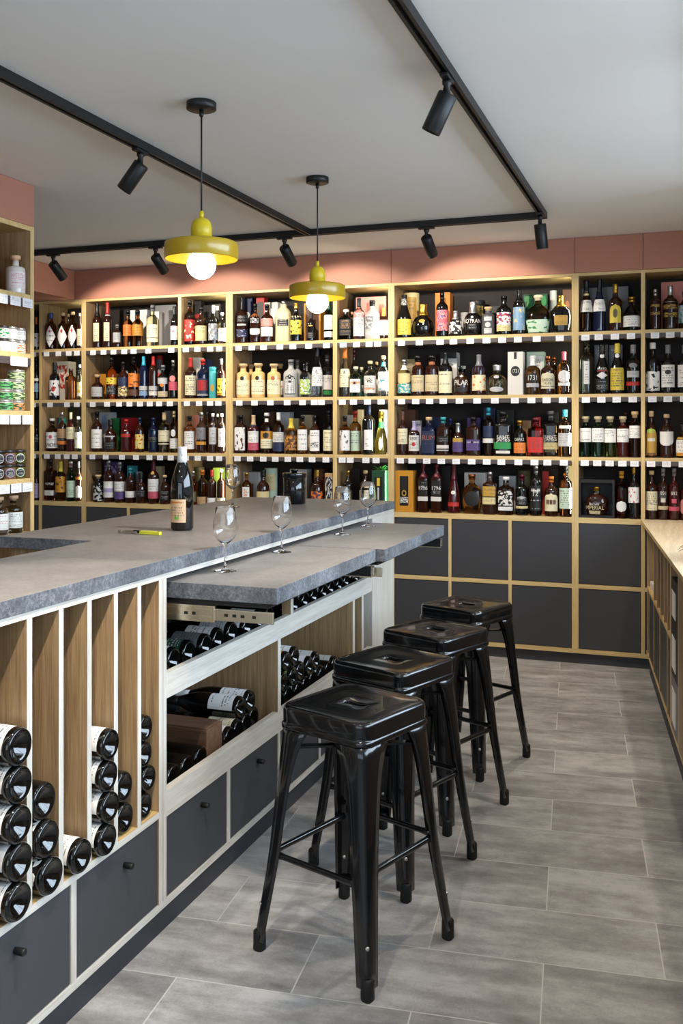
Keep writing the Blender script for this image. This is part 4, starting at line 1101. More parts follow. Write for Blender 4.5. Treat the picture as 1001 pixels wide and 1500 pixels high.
fill('E', 0, '''
504.8 19.5 453.6 sq dgr white dark/t:amber@.34-.66*.9 dark/t:gold@.14-.32*.9 | dark green square bottle with orange label
526.4 17 436.8 std clr black:.78 white/t@.08-.52*1.2 pink/a:lgrey@.52-.66*1.2 | clear bottle with white label and black cap
545.6 22 440 std frs black grey/a:lgrey@.26-.58*1.2 lgrey@.10-.2*1 | frosted bottle with grey bird emblem
562 17 451 std clr orange:.74 white/t@.14-.60*1.3 grey/o@.36-.5*.35 | clear bottle with white label and orange top
544 46 435 panel pink x | pink card standing behind the clear bottles | b
516 9 457 std clr cork | small clear bottle behind the black capped one | b
''')
fill('E', 1, '''
503.6 16.5 511 burg clr orange:.80 cream/t@.20-.58*1.3 | tall clear bottle with cream label and orange top | T:A,.50,.25,dark
521.5 15.5 537 sq grn cream white/t@.14-.58*.97 orange@.40-.5*.9 | green square bottle with orange and white label
542.5 17.5 529 std clr cork paper/t@.10-.58*1.3 dark/a:paper@.38-.5*.5 orange@.20-.24*1 | clear bottle with dark bird label and wooden stopper
562 15.5 521 std clr cork white/a:white,teal@.14-.60*1.3 turq@.74-.84*3.1 | clear bottle with teal patterned label and teal neck
518.7 9 513 std drk maroon | slim dark bottle with red top behind | b
530 11 538 sq grn cream white@.2-.4*.9 | green square bottle behind its twin | b
552 11 530 std clr cork white@.1-.5*1 | clear stoppered bottle behind bird label | b
''')
fill('E', 2, '''
503.4 16 609 std amb black white/a:white,grey@.10-.62*1.2 | amber bottle with white label and black cap
520.8 18 602 std amb red pgreen/t@.08-.54*1.3 | amber bottle with pale green label and red wax top
540.4 19 593.5 tall blk navy:.82 white/t@.10-.50*.62 | large black bottle with slanted white label and navy top
558.6 20 603 pear ylw gold green@.62-.76*3.1 sand/o@.1-.4*.3 | yellow pear shaped bottle with green collar
510 17 608 box lgrey x | pale gift box behind white labelled amber bottle | b
529 8 600 box beige x | beige gift box behind red wax top | b
563 12 600 box paper x | white gift box behind yellow pear bottle | b
''')
fill('E', 3, '''
510 16 689 std blk gold dark/t:lgrey@.2-.5*1 | black bottle with gold cap behind the wine glass
535.5 17 689 std drk cork cream/t@.1-.5*1.2 | dark bottle with cream label behind the wine glass
557.5 20 689 box dgreen x dark@.06-.84*.62 yellow@.62-.82*.22 lgrey/a:white@.06-.26*.6 silver@.28-.58*.12 | dark green gift box with window and yellow tag
523 13 686 box dark x | black gift box between the two bottles | b
''')
fill('B', 0, '''
142.4 14 439.7 bord drk black:.70 cream/t@.14-.55*.62 silver@.76-.8*3 | tall brown bottle with narrow cream label and black top
157.7 14 439 bord drk red:.74 cream/t@.14-.55*.62 silver@.70-.73*3 | tall brown bottle with narrow cream label and red top
171.6 12 475.7 std drk silver lgrey/t@.22-.64*1.1 | small dark bottle with grey label
188 15 454.7 std brn black orange/t@.30-.60*1.3 | brown bottle with orange red label
202 16 454.7 std brn black amber/t@.30-.60*1.3 | brown bottle with yellow orange label
224 18 447 std pal grey cream/t@.10-.52*1.2 dark@.19-.21*1.2 | pale gold bottle with cream label and grey cap
255.5 11 449 bord blk black white/a:white,rose@.14-.50*1.3 | black bottle with red ink drawing label by the divider
196 10 455 box white x | white gift box between orange labels | b
213.5 13 454.5 box white x | white gift box behind yellow label | b
231 10 457 box white x | white gift box behind pale gold bottle | b
243 36 447 panel grey x | dark grey card at the back | b
''')
fill('B', 1, '''
143 18 548.7 squat drk cork lgrey/t@.12-.5*1.1 | squat dark bottle with white print and wooden stopper
163.4 16 524 std brn dark yellow/a:yellow,dark@.36-.52*1.3 dark/t:lgrey@.12-.32*1.3 | bottle with yellow and black label
180.6 15 530 std drk dark navy/t@.36-.58*1.2 sand/a:navy,gold@.08-.34*1.3 | dark bottle with blue and gold label
196 16 521.7 tall brn dark orange/a:orange,brown@.28-.60*1.3 brown/t@.08-.22*1 | bottle with orange painted label
210.5 13 521.7 tall nvy turq:.78 lgrey/t@.20-.30*1.2 sky/t@.08-.18*1.2 | dark blue bottle with turquoise neck
224.7 13 521.7 tall drk red:.78 lgrey/t@.20-.30*1.2 paper/t@.08-.18*1.2 | dark bottle with red neck
239 15.5 535 std blk grey lgrey/t@.44-.62*1.1 orange/d@.34-.46*.5 beige/t@.06-.22*1.2 | black bottle with white print and orange emblem
254 13 528 std blk silver rose/t@.22-.44*1.3 pink/o@.44-.6*.7 | dark bottle with red label by the divider
163 27 548 box amber x | yellow gift box behind yellow and black label | b
234 10 521 tube red x grey@.6-.9*1 | red and grey tube behind | b
188 13 531 box dark x lgrey/o@.6-.8*.6 | black gift box with pale emblem | b
''')
fill('B', 2, '''
142 16 603 std drk black white/t@.09-.56*1.3 | dark brown bottle with large white label
162 18 614.5 squat drk dark dark/t:lgrey@.1-.3*1 lgrey/t@.46-.5*1 | squat black bottle with white name
185 16 614.5 std mar red red/t@.46-.56*1 | dark red bottle with red label
204.8 13.5 612 std drk navy sand/a:yellow,red@.10-.52*1.3 | dark bottle with yellow and red painted label
224.7 15 612 std nvy navy dark/t:lgrey@.3-.45*1 | navy bottle with faint label
240.7 17 604 std pal cork:.80 cream/t@.27-.55*1.3 cream@.20-.23*1.3 | pale olive bottle with cream label
255 12 602 std amb sand white/t@.10-.34*1.3 white/o@.38-.56*.6 | golden bottle with two white labels by the divider
148 18 604 box lgrey x sky/o@.55-.95*.5 | pale gift box behind large white label | b
172 12 612.5 box green x | green gift box | b
190 18 612 box red x maroon@.1-.5*.9 | red gift box behind red label | b
247 12 602 tube lgrey x | grey tube behind olive bottle | b
''')
fill('B', 3, '''
144 15 695.5 apo blk cork lgrey/a:black@.04-.60*1.3 | black bottle with white line drawing
159.6 15.5 674.5 std drk silver white/t@.34-.50*1.3 lav@.24-.34*1.3 white/t@.12-.24*1.3 | brown bottle with white and lavender label
175.7 16 676.7 std drk silver white/t@.28-.52*1.3 purple/t@.09-.26*1.3 | brown bottle with white over purple label
191 15 685 std drk teal white/t@.16-.34*1.3 | brown bottle with low white label
206.7 17 692.5 squat drk dark dark/t:lgrey@.22-.42*1 | squat amber bottle with grey print
225 16 673 std drk maroon:.74 white/t@.28-.56*1.3 rose/t@.12-.28*1.3 gold/o@.66-.74*.4 | brown bottle with white over red label
241.6 15 696 std drk cork dark/t:lgrey@.34-.46*1.2 dark/t:lgrey@.14-.30*1.2 | dark bottle with two grey labels
167 22 676 box purple x lav/a:purple@.5-.9*.9 | purple gift box behind lavender label | b
194 11 682 box teal x | teal gift box | b
204 18 691 box lgrey x | grey gift box behind squat amber bottle | b
234 11 683 box beige x | beige gift box behind red label | b
''')
fill('C', 0, '''
278 16 440 std brn black red/a:red,cream@.08-.56*1.3 | bottle with red painted label
295 17 450 std drk dark sand/t@.10-.50*1.3 | dark bottle with cream yellow label
313 15 447 bord blk silver grey/a:lgrey,sky@.10-.52*1.3 | black bottle with silver blue label
325.5 11 458 std pal white white/a:pink,white@.08-.5*1.3 | pale bottle with pink label by the post
285 13 439 box dark x red/a:dark@.2-.7*.8 | dark gift box with red print | b
306 12 448 box dark x | plain dark gift box | b
320 14 446 box dark x paper/t@.85-.95*.6 | dark gift box by the post | b
''')
fill('C', 1, '''
279.7 17 524 std drk red:.76 cream/t@.08-.56*1.3 | dark bottle with large cream label and red top
297.4 17 526 std nvy red navy/t@.10-.5*1.3 red@.2-.46*1.1 lgrey@.07-.12*1.3 | navy bottle with broad red label and red top
312 11 537.5 tube teal x gold/o@.2-.45*.5 | teal gift tube
324.4 12 525.5 std drk grey yellow/a:yellow,dark@.12-.5*1.3 amber@.07-.11*1.3 | dark bottle with yellow picture label
287 12 524 box white x | white gift box behind red top | b
304 11 527 box navy x red@.2-.6*.8 | navy and red gift box | b
''')
fill('C', 2, '''
275 16 609 std amb black white/t@.10-.58*1.2 | amber bottle with white label and black cap
295 15 604 std drk silver grey/a:grey,olive@.33-.62*1.2 amber@.20-.28*1.3 | dark bottle with grey label and yellow band
312 11.5 605.5 tall drk white lgrey/t@.22-.64*1.2 | slim dark bottle with pale label and white cap
325 10.5 605.5 tall drk white white/t@.16-.62*1.2 | slim dark white capped bottle by the post
286 12 608 box pink x | pale pink gift box | b
303 9 603 std amb dark | amber bottle behind | b
319 8 606 std amb white | amber bottle with white cap behind | b
''')
fill('C', 3, '''
283 13 690 std brn silver olive/t@.1-.4*1 | bottle half hidden by the wine bottle
296.6 16 688 std brn orange tan/t@.05-.24*1.3 | brown bottle with orange cap and low tan label
310.6 13.5 688 std drk red:.80 white/t@.04-.22*1.3 | dark bottle with red cap and low white label
324 12 687 std drk white cream/t@.04-.22*1.3 | dark bottle with white cap and low cream label
289 14 684 tube olive x | olive gift tube | b
321 13 685 box lime x | yellow green gift box by the post | b
''')
fill('A', 0, '''
75 15.5 458.5 std brn blue:.84 white/t/d@.06-.64*1.15 rose/d@.44-.54*.22 | brown bottle with white diamond label and blue cap
92.2 15 458.5 std brn cork white/t/d@.06-.64*1.15 red/d@.42-.56*.24 | brown bottle with white diamond label and wooden stopper
107 14 457 std brn cork white/t/d@.06-.64*1.15 red/d@.42-.56*.24 | brown bottle with diamond label, second wooden stopper
117 8 459 std drk cork cream/t@.08-.55*1.3 | slim dark bottle with cream label by the post
100.5 9 460 std drk cork | stoppered bottle behind the diamond labels | b
''')
fill('A', 1, '''
80 15 531 bord blk black white/a:white,black@.12-.52*1.3 red/o@.22-.36*.4 | black bottle with red disc label
104 14 540 sq brn glass | square brown decanter with no label
117 8 534 std pal white yellow/a:white@.1-.5*1.3 | slim pale bottle with yellow label by the post
93 22 530 box paper x red/a:paper@.3-.9*.8 | white gift box with red brush stroke | b
''')
fill('A', 2, '''
73.5 18 613 std brn white white/t@.10-.58*1.4 rose/o@.38-.5*.25 | brown bottle with wide white label | T:VADE,.20,.85,dark
90.7 13 604 std drk silver tan/t@.34-.58*1.3 dark/t:lgrey@.28-.33*1.2 orange@.18-.27*1.3 | brown bottle with tan and orange label
103.7 13 604 std mar cream:.82 cream/t@.32-.62*1.3 | dark red bottle with cream label
114.7 10.5 610 std pal white white/a:white,lime@.10-.55*1.3 | pale bottle with white and green label by the post
84 12 612 tube teal x | teal gift tube behind wide white label | b
''')
fill('A', 3, '''
73.5 15.5 673 sq brn dark paper@.13-.25*.95 lgrey/a:brown@.38-.44*.8 | square brown bottle with low white label
89 15 676 std brn yellow:.74 amber/a:amber,brown@.22-.62*1.3 | bottle with orange yellow label and yellow top | T:N°3,.45,.5,dark
104 13 676 std dgr silver pgreen/t@.10-.52*1.3 | dark green bottle with pale green label
115.5 9.5 676 std drk silver white/r@.10-.4*1.3 orange@.55-.62*1.3 | slim dark bottle with arched white label by the post
101 8 676 std brn copper | brown topped bottle behind | b
''')
fill('0', 0, '53.5 9 464.5 bord blk orange:.78 white/a:white,red@.10-.5*1.4 | dark bottle with orange top')
fill('0', 1, '53.5 9 525 std blk black white@.46-.52*1.3 sky/t@.2-.4*1.3 | dark bottle with blue and white label')
fill('0', 2, '53.5 9 622 std blk dark dark/t:lgrey@.35-.55*1.3 | dark bottle with grey print')
fill('0', 3, '53.5 9 688 bord drk dark lav/t@.08-.55*1.3 | dark bottle with pale lavender label')
# the round bottle inside the black display case
cx_ = on_y(874.5, 740, YB+.06)
build_item('disc', .066, .168, 'drk', 'gold', [('beige', 't', None, .04, .16, .55)], 'round dark bottle inside the black display case, bay beside corner', 'spirits on the bottom shelf of bay beside corner',
           (cx_.x, YB+.054, ST[3]+.0156), -PI/2-.15, [('IMPERIAL', .27, .8, 'beige'), ('Barceló', .40, .4, 'paper')])
# ================================================================ wine bottles, glasses and other things
WBODY = mat('black wine bottle glass', lin('0b0a09'), .05, coat=.6)
WPROF = [(0, .022), (.012, .019), (.024, .006), (.0325, .001), (.0355, .0025), (.0385, .009), (.0385, .150), (.037, .172), (.0315, .198), (.0235, .222), (.0170, .242), (.0145, .262), (.0142, .292), (0, .2925)]
def wine_mesh(k=1.0):
    return MB().lathe([(r*k, z) for r, z in WPROF], 32).mesh('wine_bottle', WBODY)
CAPS = MB().lathe([(.0172, .240), (.0158, .262), (.0155, .290), (.0158, .291), (.0158, .296), (.0150, .2975), (0, .2975)], 22)
def wine_patch(face, hw, z0=.019, z1=.112, r=.0387):
    mb = MB(); vs, uvs = [], []; nu, nv = 16, 2
    for j in range(nv+1):
        for i in range(nu+1):
            a = face+(i/nu*2-1)*hw; vs.append((r*math.cos(a), r*math.sin(a), z0+(z1-z0)*j/nv)); uvs.append((i/nu, j/nv))
    return mb.add(vs, [(j*(nu+1)+i, j*(nu+1)+i+1, (j+1)*(nu+1)+i+1, (j+1)*(nu+1)+i) for j in range(nv) for i in range(nu)], 0, True, uvs)
WMESH = {}; WPATCH = {}; WCAP = {}
def wine(label, group, mx, lab='white', st='t', capc='maroon', k=1.0, hw=1.15):
    """a wine bottle; mx places the standing mesh"""
    if 0 not in WMESH: WMESH[0] = wine_mesh()
    o = bpy.data.objects.new('wine_bottle', WMESH[0]); COL.objects.link(o); o.matrix_world = mx @ Matrix.Diagonal((k, k, 1, 1))
    ORG[o.name] = Vector((0, 0, 0)); props(o, label, 'wine bottle', group)
    if capc not in WCAP: WCAP[capc] = CAPS.mesh('foil_capsule', cap_mat(capc))
    c = bpy.data.objects.new('foil_capsule', WCAP[capc]); COL.objects.link(c); c.parent = o
    if lab:
        if (lab, st, hw) not in WPATCH: WPATCH[lab, st, hw] = wine_patch(0, hw).mesh('label', label_mat(lab, st))
        c = bpy.data.objects.new('label', WPATCH[lab, st, hw]); COL.objects.link(c); c.parent = o
    return o
def lay(x, y, z, roll=-.35, yaw=0.0, pitch=0.0):
    """lying with its base towards the aisle (+x)"""
    return Matrix.Translation((x, y, z)) @ Matrix.Rotation(yaw, 4, 'Z') @ Matrix.Rotation(-PI/2+pitch, 4, 'Y') @ Matrix.Rotation(roll, 4, 'Z')
ORD = ['lowest', 'second', 'third', 'fourth', 'topmost']
SLOTS = [('the leftmost visible bar slot', 1.6985, [(-1.341, .400), (-1.343, .483), (-1.340, .566), (-1.344, .649), (-1.342, .732)], 1.07, ['white', 'white', 'white', 'white', 'white'], (-.003, .003, -.003, .003, 0)),
         ('the second visible bar slot', 1.812, [(-1.347, .402), (-1.353, .487), (-1.362, .572)], 1.10, ['dots', 'dots', None], (.003, -.002, -.004)),
         ('the third visible bar slot', 1.928, [(-1.345, .399)], 1.04, ['white'], (0,)),
         ('the fourth visible bar slot', 2.036, [(-1.341, .3975), (-1.340, .475), (-1.342, .5525), (-1.340, .630)], 1.0, ['white', 'white', 'white', 'white'], (-.006, .004, .0, .004)),
         ('the fifth visible bar slot', 2.151, [(-1.372, .3985), (-1.372, .4815)], 1.03, [None, None], (.004, 0)),
         ('the sixth visible bar slot', 2.258, [(-1.372, .394), (-1.370, .4635), (-1.372, .533), (-1.371, .604)], .92, [None, None, None, None], (-.005, .012, -.005, -.004))]
for nm, yc, pos, k, labs, dy in SLOTS:
    n = len(pos)
    for i, ((x, z), lb, d) in enumerate(zip(pos, labs, dy)):
        st = 't'
        if lb == 'dots': lb, st = 'white', 'a:black'
        word = ORD[i] if n > 1 else 'only'
        if n > 1 and i == n-1: word = 'topmost'
        wine('black wine bottle lying in %s, %s' % (nm, word + (' of its pile' if n > 1 else ' one there')), 'wine bottles lying in the bar slots', lay(x, yc+d, z, -.6), lb, st, 'maroon' if i % 2 else 'dark', k)
NUM = ['first', 'second', 'third', 'fourth', 'fifth', 'sixth', 'seventh', 'eighth', 'ninth', 'tenth']
TR = [(2.40, 'sand', 't', 'copper'), (2.487, 'white', 't', 'dark'), (2.585, 'dgreen', 't:white', 'maroon'), (2.681, 'grey', 't', 'dark'), (2.773, 'white', 't', 'dark'), (2.881, 'lgrey', 't', 'navy'), (2.986, 'white', 't', 'dark'), (3.087, 'paper', 't', 'dark'), (3.182, None, 't', 'dark')]
for i, (y, lb, st, cp) in enumerate(TR):
    wine('black wine bottle in the upper trough under the near stone shelf, %s from the slots' % NUM[i], 'wine bottles in the upper trough', lay(-1.412-.004*(i % 3), y, .7312, -.35), lb, st, cp)
for i, y in enumerate((3.322, 3.42, 3.513, 3.622, 3.725, 3.82, 3.912, 4.015, 4.136)):
    wine('black wine bottle in the upper trough under the far stone shelf, %s from its divider' % NUM[i], 'wine bottles in the upper trough', lay(-1.410-.005*(i % 2), y, .7312, -.35), (None, 'paper', 'white')[i % 3], 't', 'dark')
G = 'wine bottles in the lower bins'
for i, y in enumerate((2.398, 2.478, 2.560, 2.646)):
    wine('black wine bottle in the lower bin before the wooden box, %s from the post' % NUM[i], G, lay(-1.412, y, .3892, -.35), None, 't', 'dark')
for i, (y, lb) in enumerate(((2.8485, 'white'), (2.927, 'cream'), (3.0055, 'white'), (3.084, 'white'))):
    wine('black wine bottle in the lower bin behind the wooden box, %s from it' % NUM[i], G, lay(-1.412-.008*i, y, .3892, -.5), lb, 't', ('dark', 'maroon', 'black', 'white')[i])
for i, (y, lb) in enumerate(((2.966, 'white'), (3.045, 'white'))):
    wine('wine bottle with white label lying on the bin row behind the wooden box, %s' % ('nearer' if i == 0 else 'farther'), G, lay(-1.43, y, .4572, -.5), lb, 't', ('dark', 'white')[i])
for i in range(9):
    wine('black wine bottle in the far lower bin, bottom row, %s from its divider' % NUM[i], G, lay(-1.415-.004*(i % 3), 3.196+.0855*i, .3892, -.4), ('white', None, 'paper')[i % 3], 't', ('dark', 'maroon')[i % 2])
for i, lb in enumerate(('white', 'white', 'lime', 'white', 'white', 'paper')):
    wine('wine bottle in the far lower bin, upper row, %s from its divider' % NUM[i], G, lay(-1.42-.005*(i % 2), 3.239+.0855*i, .456, -.5), lb, 't', 'dark', 1.0)
for i, (lb, st) in enumerate((('red', 't:white'), ('amber', 't'), ('white', 't'))):
    wine('wine bottle on top of the far lower bin pile, label %s' % ('red', 'amber', 'white')[i], G, lay(-1.43, 3.282+.0855*i, .5225, -.5), lb, st, 'dark')
# wooden wine box in the bin
bx = MB().box(-1.76, -1.425, 2.700, 2.808, .3505, .458, bev=.002)
wb = solo('wooden_box', bx, wood('red brown box wood', lin('59402f'), lin('7d5c46'), (3, 60, 60)), 'closed brown wooden wine box lying between bottles in the lower bin', 'box', (-1.59, 2.754, .3505), None)
part('lid', MB().box(-1.755, -1.43, 2.705, 2.803, .4584, .463, bev=.001), wood('red brown box wood', 0, 0, 0), wb)

# standing wine bottle
p = on_z(267, 776.5, ZT)
fa = math.atan2(-p.y, -p.x) - .62
o = wine('tall black wine bottle standing alone on the stone bar top', None, Matrix.Translation((p.x, p.y, ZT+.0006)) @ Matrix.Diagonal((1.04, 1.04, 1, 1)), None, 't', 'white')
o.name = 'wine_bottle'
part('label', wine_patch(fa, .95, .030, .112, .0388), label_mat('d6b48e', 't:brown'), o, local=True)
part('label_print', wine_patch(fa+.1, .22, .040, .052, .0391), label_mat('7fae4a', None), o, local=True)
part('label_print', wine_patch(fa-.1, .5, .098, .104, .0391), label_mat('orange', None), o, local=True)
part('emblem', wrap_text('V', .0161, .272, .014, math.atan2(-p.y, -p.x), off=.0006), paint('lgrey'), o, local=True)

# wine glasses
CLEAR = mat('thin wine glass', (1, 1, 1), 0, trans=1, ior=1.45)
def make_glass(label, loc, k=1.0):
    out = [(0, 0), (.034, 0), (.0345, .0012), (.031, .0030), (.018, .0052), (.0075, .0095), (.0040, .016), (.0034, .040), (.0036, .072), (.0055, .080), (.0140, .0875), (.0255, .0975), (.0340, .1105), (.0372, .1250), (.0360, .1450), (.0325, .1700), (.0288, .1945)]
    inn = [(.0283, .1955), (.0278, .1945), (.0316, .1700), (.0350, .1450), (.0362, .1250), (.0330, .1112), (.0246, .0990), (.0130, .0892), (.0040, .0845), (0, .0835)]
    mb = MB().lathe([(r*k, z*k) for r, z in out+inn], 40)
    return solo('wine_glass', mb, CLEAR, label, 'wine glass', loc, 'empty wine glasses on the bar', local=True)
g0 = None
for (px, py, z, lab) in ((330, 837, ZP, 'empty wine glass on the near stone shelf, nearest the bottle slots'), (413, 809, ZP, 'empty wine glass on the near stone shelf, beside its far edge'),
                         (502, 783.5, ZP, 'empty wine glass on the far stone shelf, nearer of its pair'), (539.5, 771, ZP, 'empty wine glass on the far stone shelf, nearest the shelves'),
                         (341, 743, ZT, 'empty wine glass on the high bar top behind the wine bottle')):
    p = on_z(px, py, z)
    if g0 is None: g0 = make_glass(lab, (p.x, p.y, z+.0006)); continue
    c = g0.copy(); COL.objects.link(c); c.location = (p.x, p.y, z+.0006); c['label'] = lab
# black lidded canister
p = on_z(431.5, 738, ZT)
t = thing('canister', 'glossy black lidded canister on the far end of the bar top', 'canister', (p.x, p.y, ZT+.0006))
CER = mat('gloss black ceramic', lin('0d0d0e'), .1, coat=.5)
part('pot', MB().lathe([(.050, 0), (.0535, .002), (.0535, .122), (.051, .124), (.051, .1235)], 40), CER, t, local=True)
part('lid', MB().lathe([(.0545, .1245), (.0575, .126), (.0575, .145), (.0565, .1475), (.030, .1485), (0, .149)], 40), CER, t, local=True)
part('lid_knob', MB().lathe([(.014, .149), (.013, .154), (.019, .159), (.0195, .163), (.017, .1655), (0, .166)], 24), CER, t, local=True)
# corkscrew
a = on_z(175, 780.5, ZT); b = on_z(235, 784.2, ZT); d = (b-a).normalized(); L = (b-a).length; zc = ZT+.0006
t = thing('corkscrew', 'waiter corkscrew with yellow handle lying on the bar top', 'corkscrew', (a.x, a.y, zc), None, math.atan2(d.y, d.x))
YEL = mat('yellow plastic', lin('d9d93a'), .35)
hb = MB(); hp = []
for i in range(13):
    u = i/12; w = .0075*(1 - .25*math.cos(u*PI*2))+.0015*u; hp.append((L*(.44+.56*u), .003*math.sin(u*PI), w))
poly = [(x, y+w) for x, y, w in hp] + [(x, y-w) for x, y, w in reversed(hp)]
part('handle', hb.prism(list(reversed(poly)), .001, .011), YEL, t, local=True)
part('rivet', MB().lathe([(.0025, .011), (.002, .0118), (0, .0118)], 10, (L*.95, 0, 0)), BLACKMET, t, local=True)
part('lever', MB().box(L*.02, L*.47, -.010, -.004, .002, .009, bev=.001).box(L*.02, L*.10, -.012, -.002, .002, .011), STEEL, t, local=True)
part('hinge', MB().box(L*.36, L*.52, -.006, .007, .002, .0125, bev=.001), BLACKMET, t, local=True)
part('screw', MB().tube([(L*(.10+.36*i/60), .008+.0035*math.cos(i*.75), .006+.0035*math.sin(i*.75)) for i in range(61)], .0012, 6), STEEL, t, local=True)
part('foil_knife', MB().box(L*.06, L*.40, -.0015, .002, .003, .010), STEEL, t, local=True)

# ---------------------------------------------------------------- jar cabinet contents
JG = 'goods in the jar cabinet'
def cab_y(px, x=-2.925): return on_x(px, 600, x).y
def cab_face(x, y): return math.atan2(-y*.75, -x+.35)
def gin(x, y, z, h, r, glass, col, inkc, lab, lw='rose'):
    prof, cz, cr, sq, asp = ([(.92, 0), (1, .02), (1, .60), (.96, .66), (.82, .70), (.45, .715), (.34, .73), (.33, .86)], .84, .46, 0, 1)
    o = solo('spirits_bottle', MB().lathe(smooth_prof([(0, .012), (.8, .006)]+prof, r, h), 32), GLASS[glass], lab, 'bottle', (x, y, z+.0006), JG, local=True)
    part('stopper', MB().lathe([(.30*r, .80*h), (.34*r, .90*h), (.52*r, .905*h), (.54*r, .985*h), (.48*r, h), (0, h)], 22), cap_mat('skin'), o, local=True)
    f = cab_face(x, y)
    part('label', patch(prof, r, h, .14, .56, 1.0, None, f+.1, 0, 1), label_mat(col, 't:'+(lw or 'grey')), o, local=True)
y = min(cab_y(26.5), 3.664)
gin(-2.927, y, SL[0], .178, .044, 'wht', 'e6d9d6', 'rose', 'white squat bottle with red script on the top shelf of the jar cabinet')
y2 = cab_y(-4)-.045
rb = solo('gift_box', MB().box(-2.975, -2.90, y2-.035, y2+.028, SL[0]+.0006, SL[0]+.215, bev=.0015), paint('red', .4), 'bright red gift box at the frame edge, jar cabinet top shelf', 'box', (-2.94, y2, SL[0]), JG)
for k in range(3):
    z = SL[0]+.03+.06*k
    part('printed_panel', MB().box(-2.8998, -2.8994, y2-.03, y2+.022, z, z+.02), label_mat('rose', 't:white'), rb)
LIDM = mat('dark jar lid', lin('2c2624'), .3)
LIDW = mat('silver jar lid', lin('b8b4ac'), .3, metal=.7)
def jar(x, y, z, r, h, body, lid, lab, label, ring=None):
    prof = [(.93, 0), (1, .03), (1, .76), (.94, .80)]
    o = solo('jar', MB().lathe([(a*r, b*h) for a, b in [(0, .01)]+prof], 26), body, label, 'jar', (x, y, z), JG, local=True)
    part('lid', MB().lathe([(.97*r, .80*h), (1.0*r, .82*h), (1.0*r, .96*h), (.96*r, .995*h), (0, .995*h)], 26), lid, o, local=True)
    f = cab_face(x, y)
    if ring:
        part('label', patch(prof, r, h, .10, .74, .62, 'o', f+.12, 0, 1), label_mat(ring, None), o, local=True)
        part('label_print', patch(prof, r, h, .16, .68, .50, 'o', f+.12, 0, 1, .0014), label_mat('dark', 't:white'), o, local=True)
    else: part('label', patch(prof, r, h, .08, .74, 1.35, None, f, 0, 1), label_mat(*lab), o, local=True)
JW = mat('white jar glass', lin('d8d2cc'), .2, coat=.3)
cols = (5, 18, 31.5); cn = ('by the frame edge', 'in the middle', 'by the side panel')
for i, px in enumerate(cols):
    y = 3.560+.0575*i+.005
    for r in range(2):
        st = ('t', 'a:green', 't', 't:green', 'a:orange', 't')[i*2+r]
        jar(-2.918, y, SL[1]+.0006+.0595*r, .0275, .0588, JW, LIDW if i else LIDM, ('ece9e4', st), 'small white labelled jar %s, %s row of the jar cabinet second shelf' % (cn[i], ('lower', 'upper')[r]))
TIN = mat('pale tin side', lin('c9c4b4'), .35)
for i, (y, n) in enumerate(((3.578, 3), (3.660, 4))):
    for r in range(n):
        c = ('5cab62', 'bfd79b')[i] if (i, r) != (1, 0) else 'e08a4f'
        jar(-2.922, y, SL[2]+.0006+.0475*r, .0395, .047, TIN, LIDW, (c, 'a:'+('1f4a26' if i == 0 or r == 0 else '41542c')),
            'flat %s tin, %s of the stack %s, jar cabinet' % (('orange' if (i, r) == (1, 0) else 'pale green' if i else 'bright green'), ('lowest', 'second', 'third', 'topmost')[r] if (i, r) != (0, 2) else 'topmost', ('by the frame edge', 'by the side panel')[i]))
for i, (c, rg, nm) in enumerate((('drk', 'lgrey', 'dark'), ('brown', 'lav', 'brown'), ('olive', 'pgreen', 'olive green'))):
    bm_ = {'drk': mat('dark spread', lin('241a14'), .12, coat=.4), 'brown': mat('brown spread', lin('7a5b44'), .15, coat=.4), 'olive': mat('olive spread', lin('4b4a1c'), .15, coat=.4)}[c]
    y = 3.530+.071*i+.004
    for r in range(2):
        jar(-2.922, y, SL[3]+.0006+.067*r, .0335, .0665, bm_, LIDM, None, '%s filled jar with black lid, %s row of the jar cabinet fourth shelf' % (nm, ('lower', 'upper')[r]), rg)
y = cab_y(20)
gin(-2.927, y, SL[4], .172, .043, 'pal', 'dfe3de', 'dark', 'clear squat bottle with white label by the side panel, jar cabinet lowest visible shelf', None)
gin(-2.927, y-.10, SL[4], .172, .043, 'clr', 'dfe3de', 'rose', 'clear squat bottle with red script at the frame edge, jar cabinet lowest visible shelf')

# ---------------------------------------------------------------- right counter contents
def cob(name, t0, t1, y0, y1, z0, z1, m, label, cat, group=None):
    return solo(name, ob(MB(), t0, t1, y0, y1, z0, z1), m, label, cat, (*obl((t0+t1)/2, (y0+y1)/2), z0), group)
for i, (z, h) in enumerate(((.1346, .23), (.3656, .22), (.5866, .19))):
    b = cob('carton', .4115, .66, 4.065, 4.325, z, z+h, paint(('grey', 'dark', 'dark')[i], .6), 'dark carton with white labels in the side counter column, %s of three' % ('lowest', 'middle', 'topmost')[i], 'box', 'cartons in the side counter')
    part('paper_label', ob(MB(), .43, .50, 4.0635, 4.0648, z+.02, z+h-.03), label_mat('white', 't'), b)
    part('paper_label', ob(MB(), .4100, .4113, 4.16, 4.31, z+.03, z+h-.05), label_mat('white', 't'), b)
for i in range(6):
    cob('folded_bag', .425, .62, 5.265+.07*i, 5.328+.07*i, .5126, .5126+.048-.003*i, paint('paper', .6), 'white folded paper bag on the side counter shelf, %s from the slots' % NUM[i], 'paper bag', 'folded bags in the side counter')
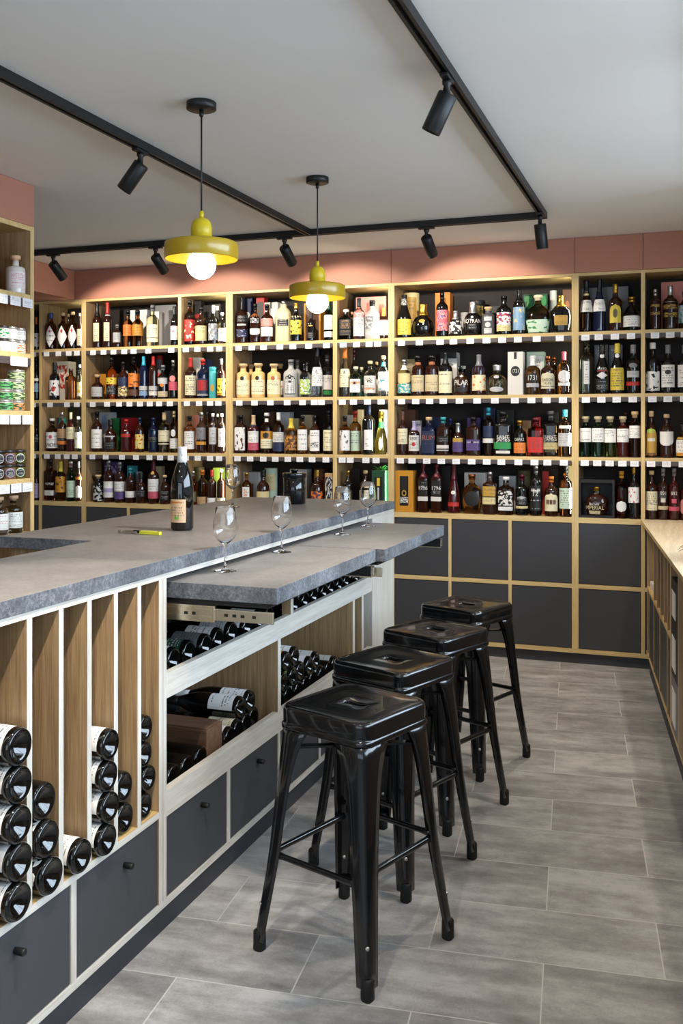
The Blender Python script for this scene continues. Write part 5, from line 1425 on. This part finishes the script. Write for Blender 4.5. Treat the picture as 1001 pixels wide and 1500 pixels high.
# potted plant whose leaf tip reaches the frame
pp = obl(.66, 4.10)
t = thing('potted_plant', 'dark leaved plant on the oak side counter, leaf tip at the frame edge', 'plant', (pp[0], pp[1], .879))
part('pot', MB().lathe([(.05, 0), (.052, .003), (.068, .10), (.070, .102), (.070, .112), (.062, .112), (.058, .10), (0, .098)], 28), paint('grey', .6), t, local=True)
LEAF = mat('dark green leaf', lin('171e12'), .4)
rng = random.Random(3)
def leaf(mb, base, dirn, L, W, droop):
    d = Vector(dirn).normalized(); s = d.cross(Vector((0, 0, 1))).normalized(); n = 9; vs = []
    for i in range(n+1):
        u = i/n; c = Vector(base)+d*L*u+Vector((0, 0, -droop*u*u)); w = W*math.sin(PI*min(1, u*.93+.07))**.8*(1-u*.25)
        vs += [c-s*w+Vector((0, 0, .15*w)), c, c+s*w+Vector((0, 0, .15*w))]
    fs = []
    for i in range(n): fs += [(i*3, i*3+1, i*3+4, i*3+3), (i*3+1, i*3+2, i*3+5, i*3+4)]
    mb.add(vs, fs, 0, True)
for i in range(16):
    a = i*2.399; e = .25+.6*rng.random()
    mb = MB(); leaf(mb, (0, 0, .10), (math.cos(a), math.sin(a), e), .16+.10*rng.random(), .017, .10)
    lo = part('leaf', mb, LEAF, t, local=True); m = lo.modifiers.new('Solid', 'SOLIDIFY'); m.thickness = .0008
for dz, dy in ((-.055, -.05), (-.03, .02), (-.075, .05)):
    tgt = Vector((-.015, 4.05+dy, .915+dz*.35)) - Vector((pp[0], pp[1], .979))
    mb = MB(); leaf(mb, (0, 0, .10), (tgt.x, tgt.y, .02), tgt.length, .016, .055-dz*.3)
    lo = part('leaf', mb, LEAF, t, local=True); m = lo.modifiers.new('Solid', 'SOLIDIFY'); m.thickness = .0008
# leafy sprig on the green box
bxs = [o for o in COL.objects if o.get('label', '').startswith('dark green gift box with window')][0]
tz = bxs.location.z + max(v.co.z for v in bxs.data.vertices)
mb = MB()
for i in range(26):
    a = rng.random()*2*PI; q = rng.random()
    leaf(mb, (bxs.location.x-.02+.03*rng.random(), bxs.location.y, tz+.001), (math.cos(a)*1.0, math.sin(a)*.3, .5*rng.random()+.12), .03+.035*q, .006, .004)
sp = solo('leafy_sprig', mb, mat('bright green leaf', lin('2f8a3c'), .45), 'bright green leafy sprig on top of the dark green gift box', 'sprig', (bxs.location.x, bxs.location.y, tz))
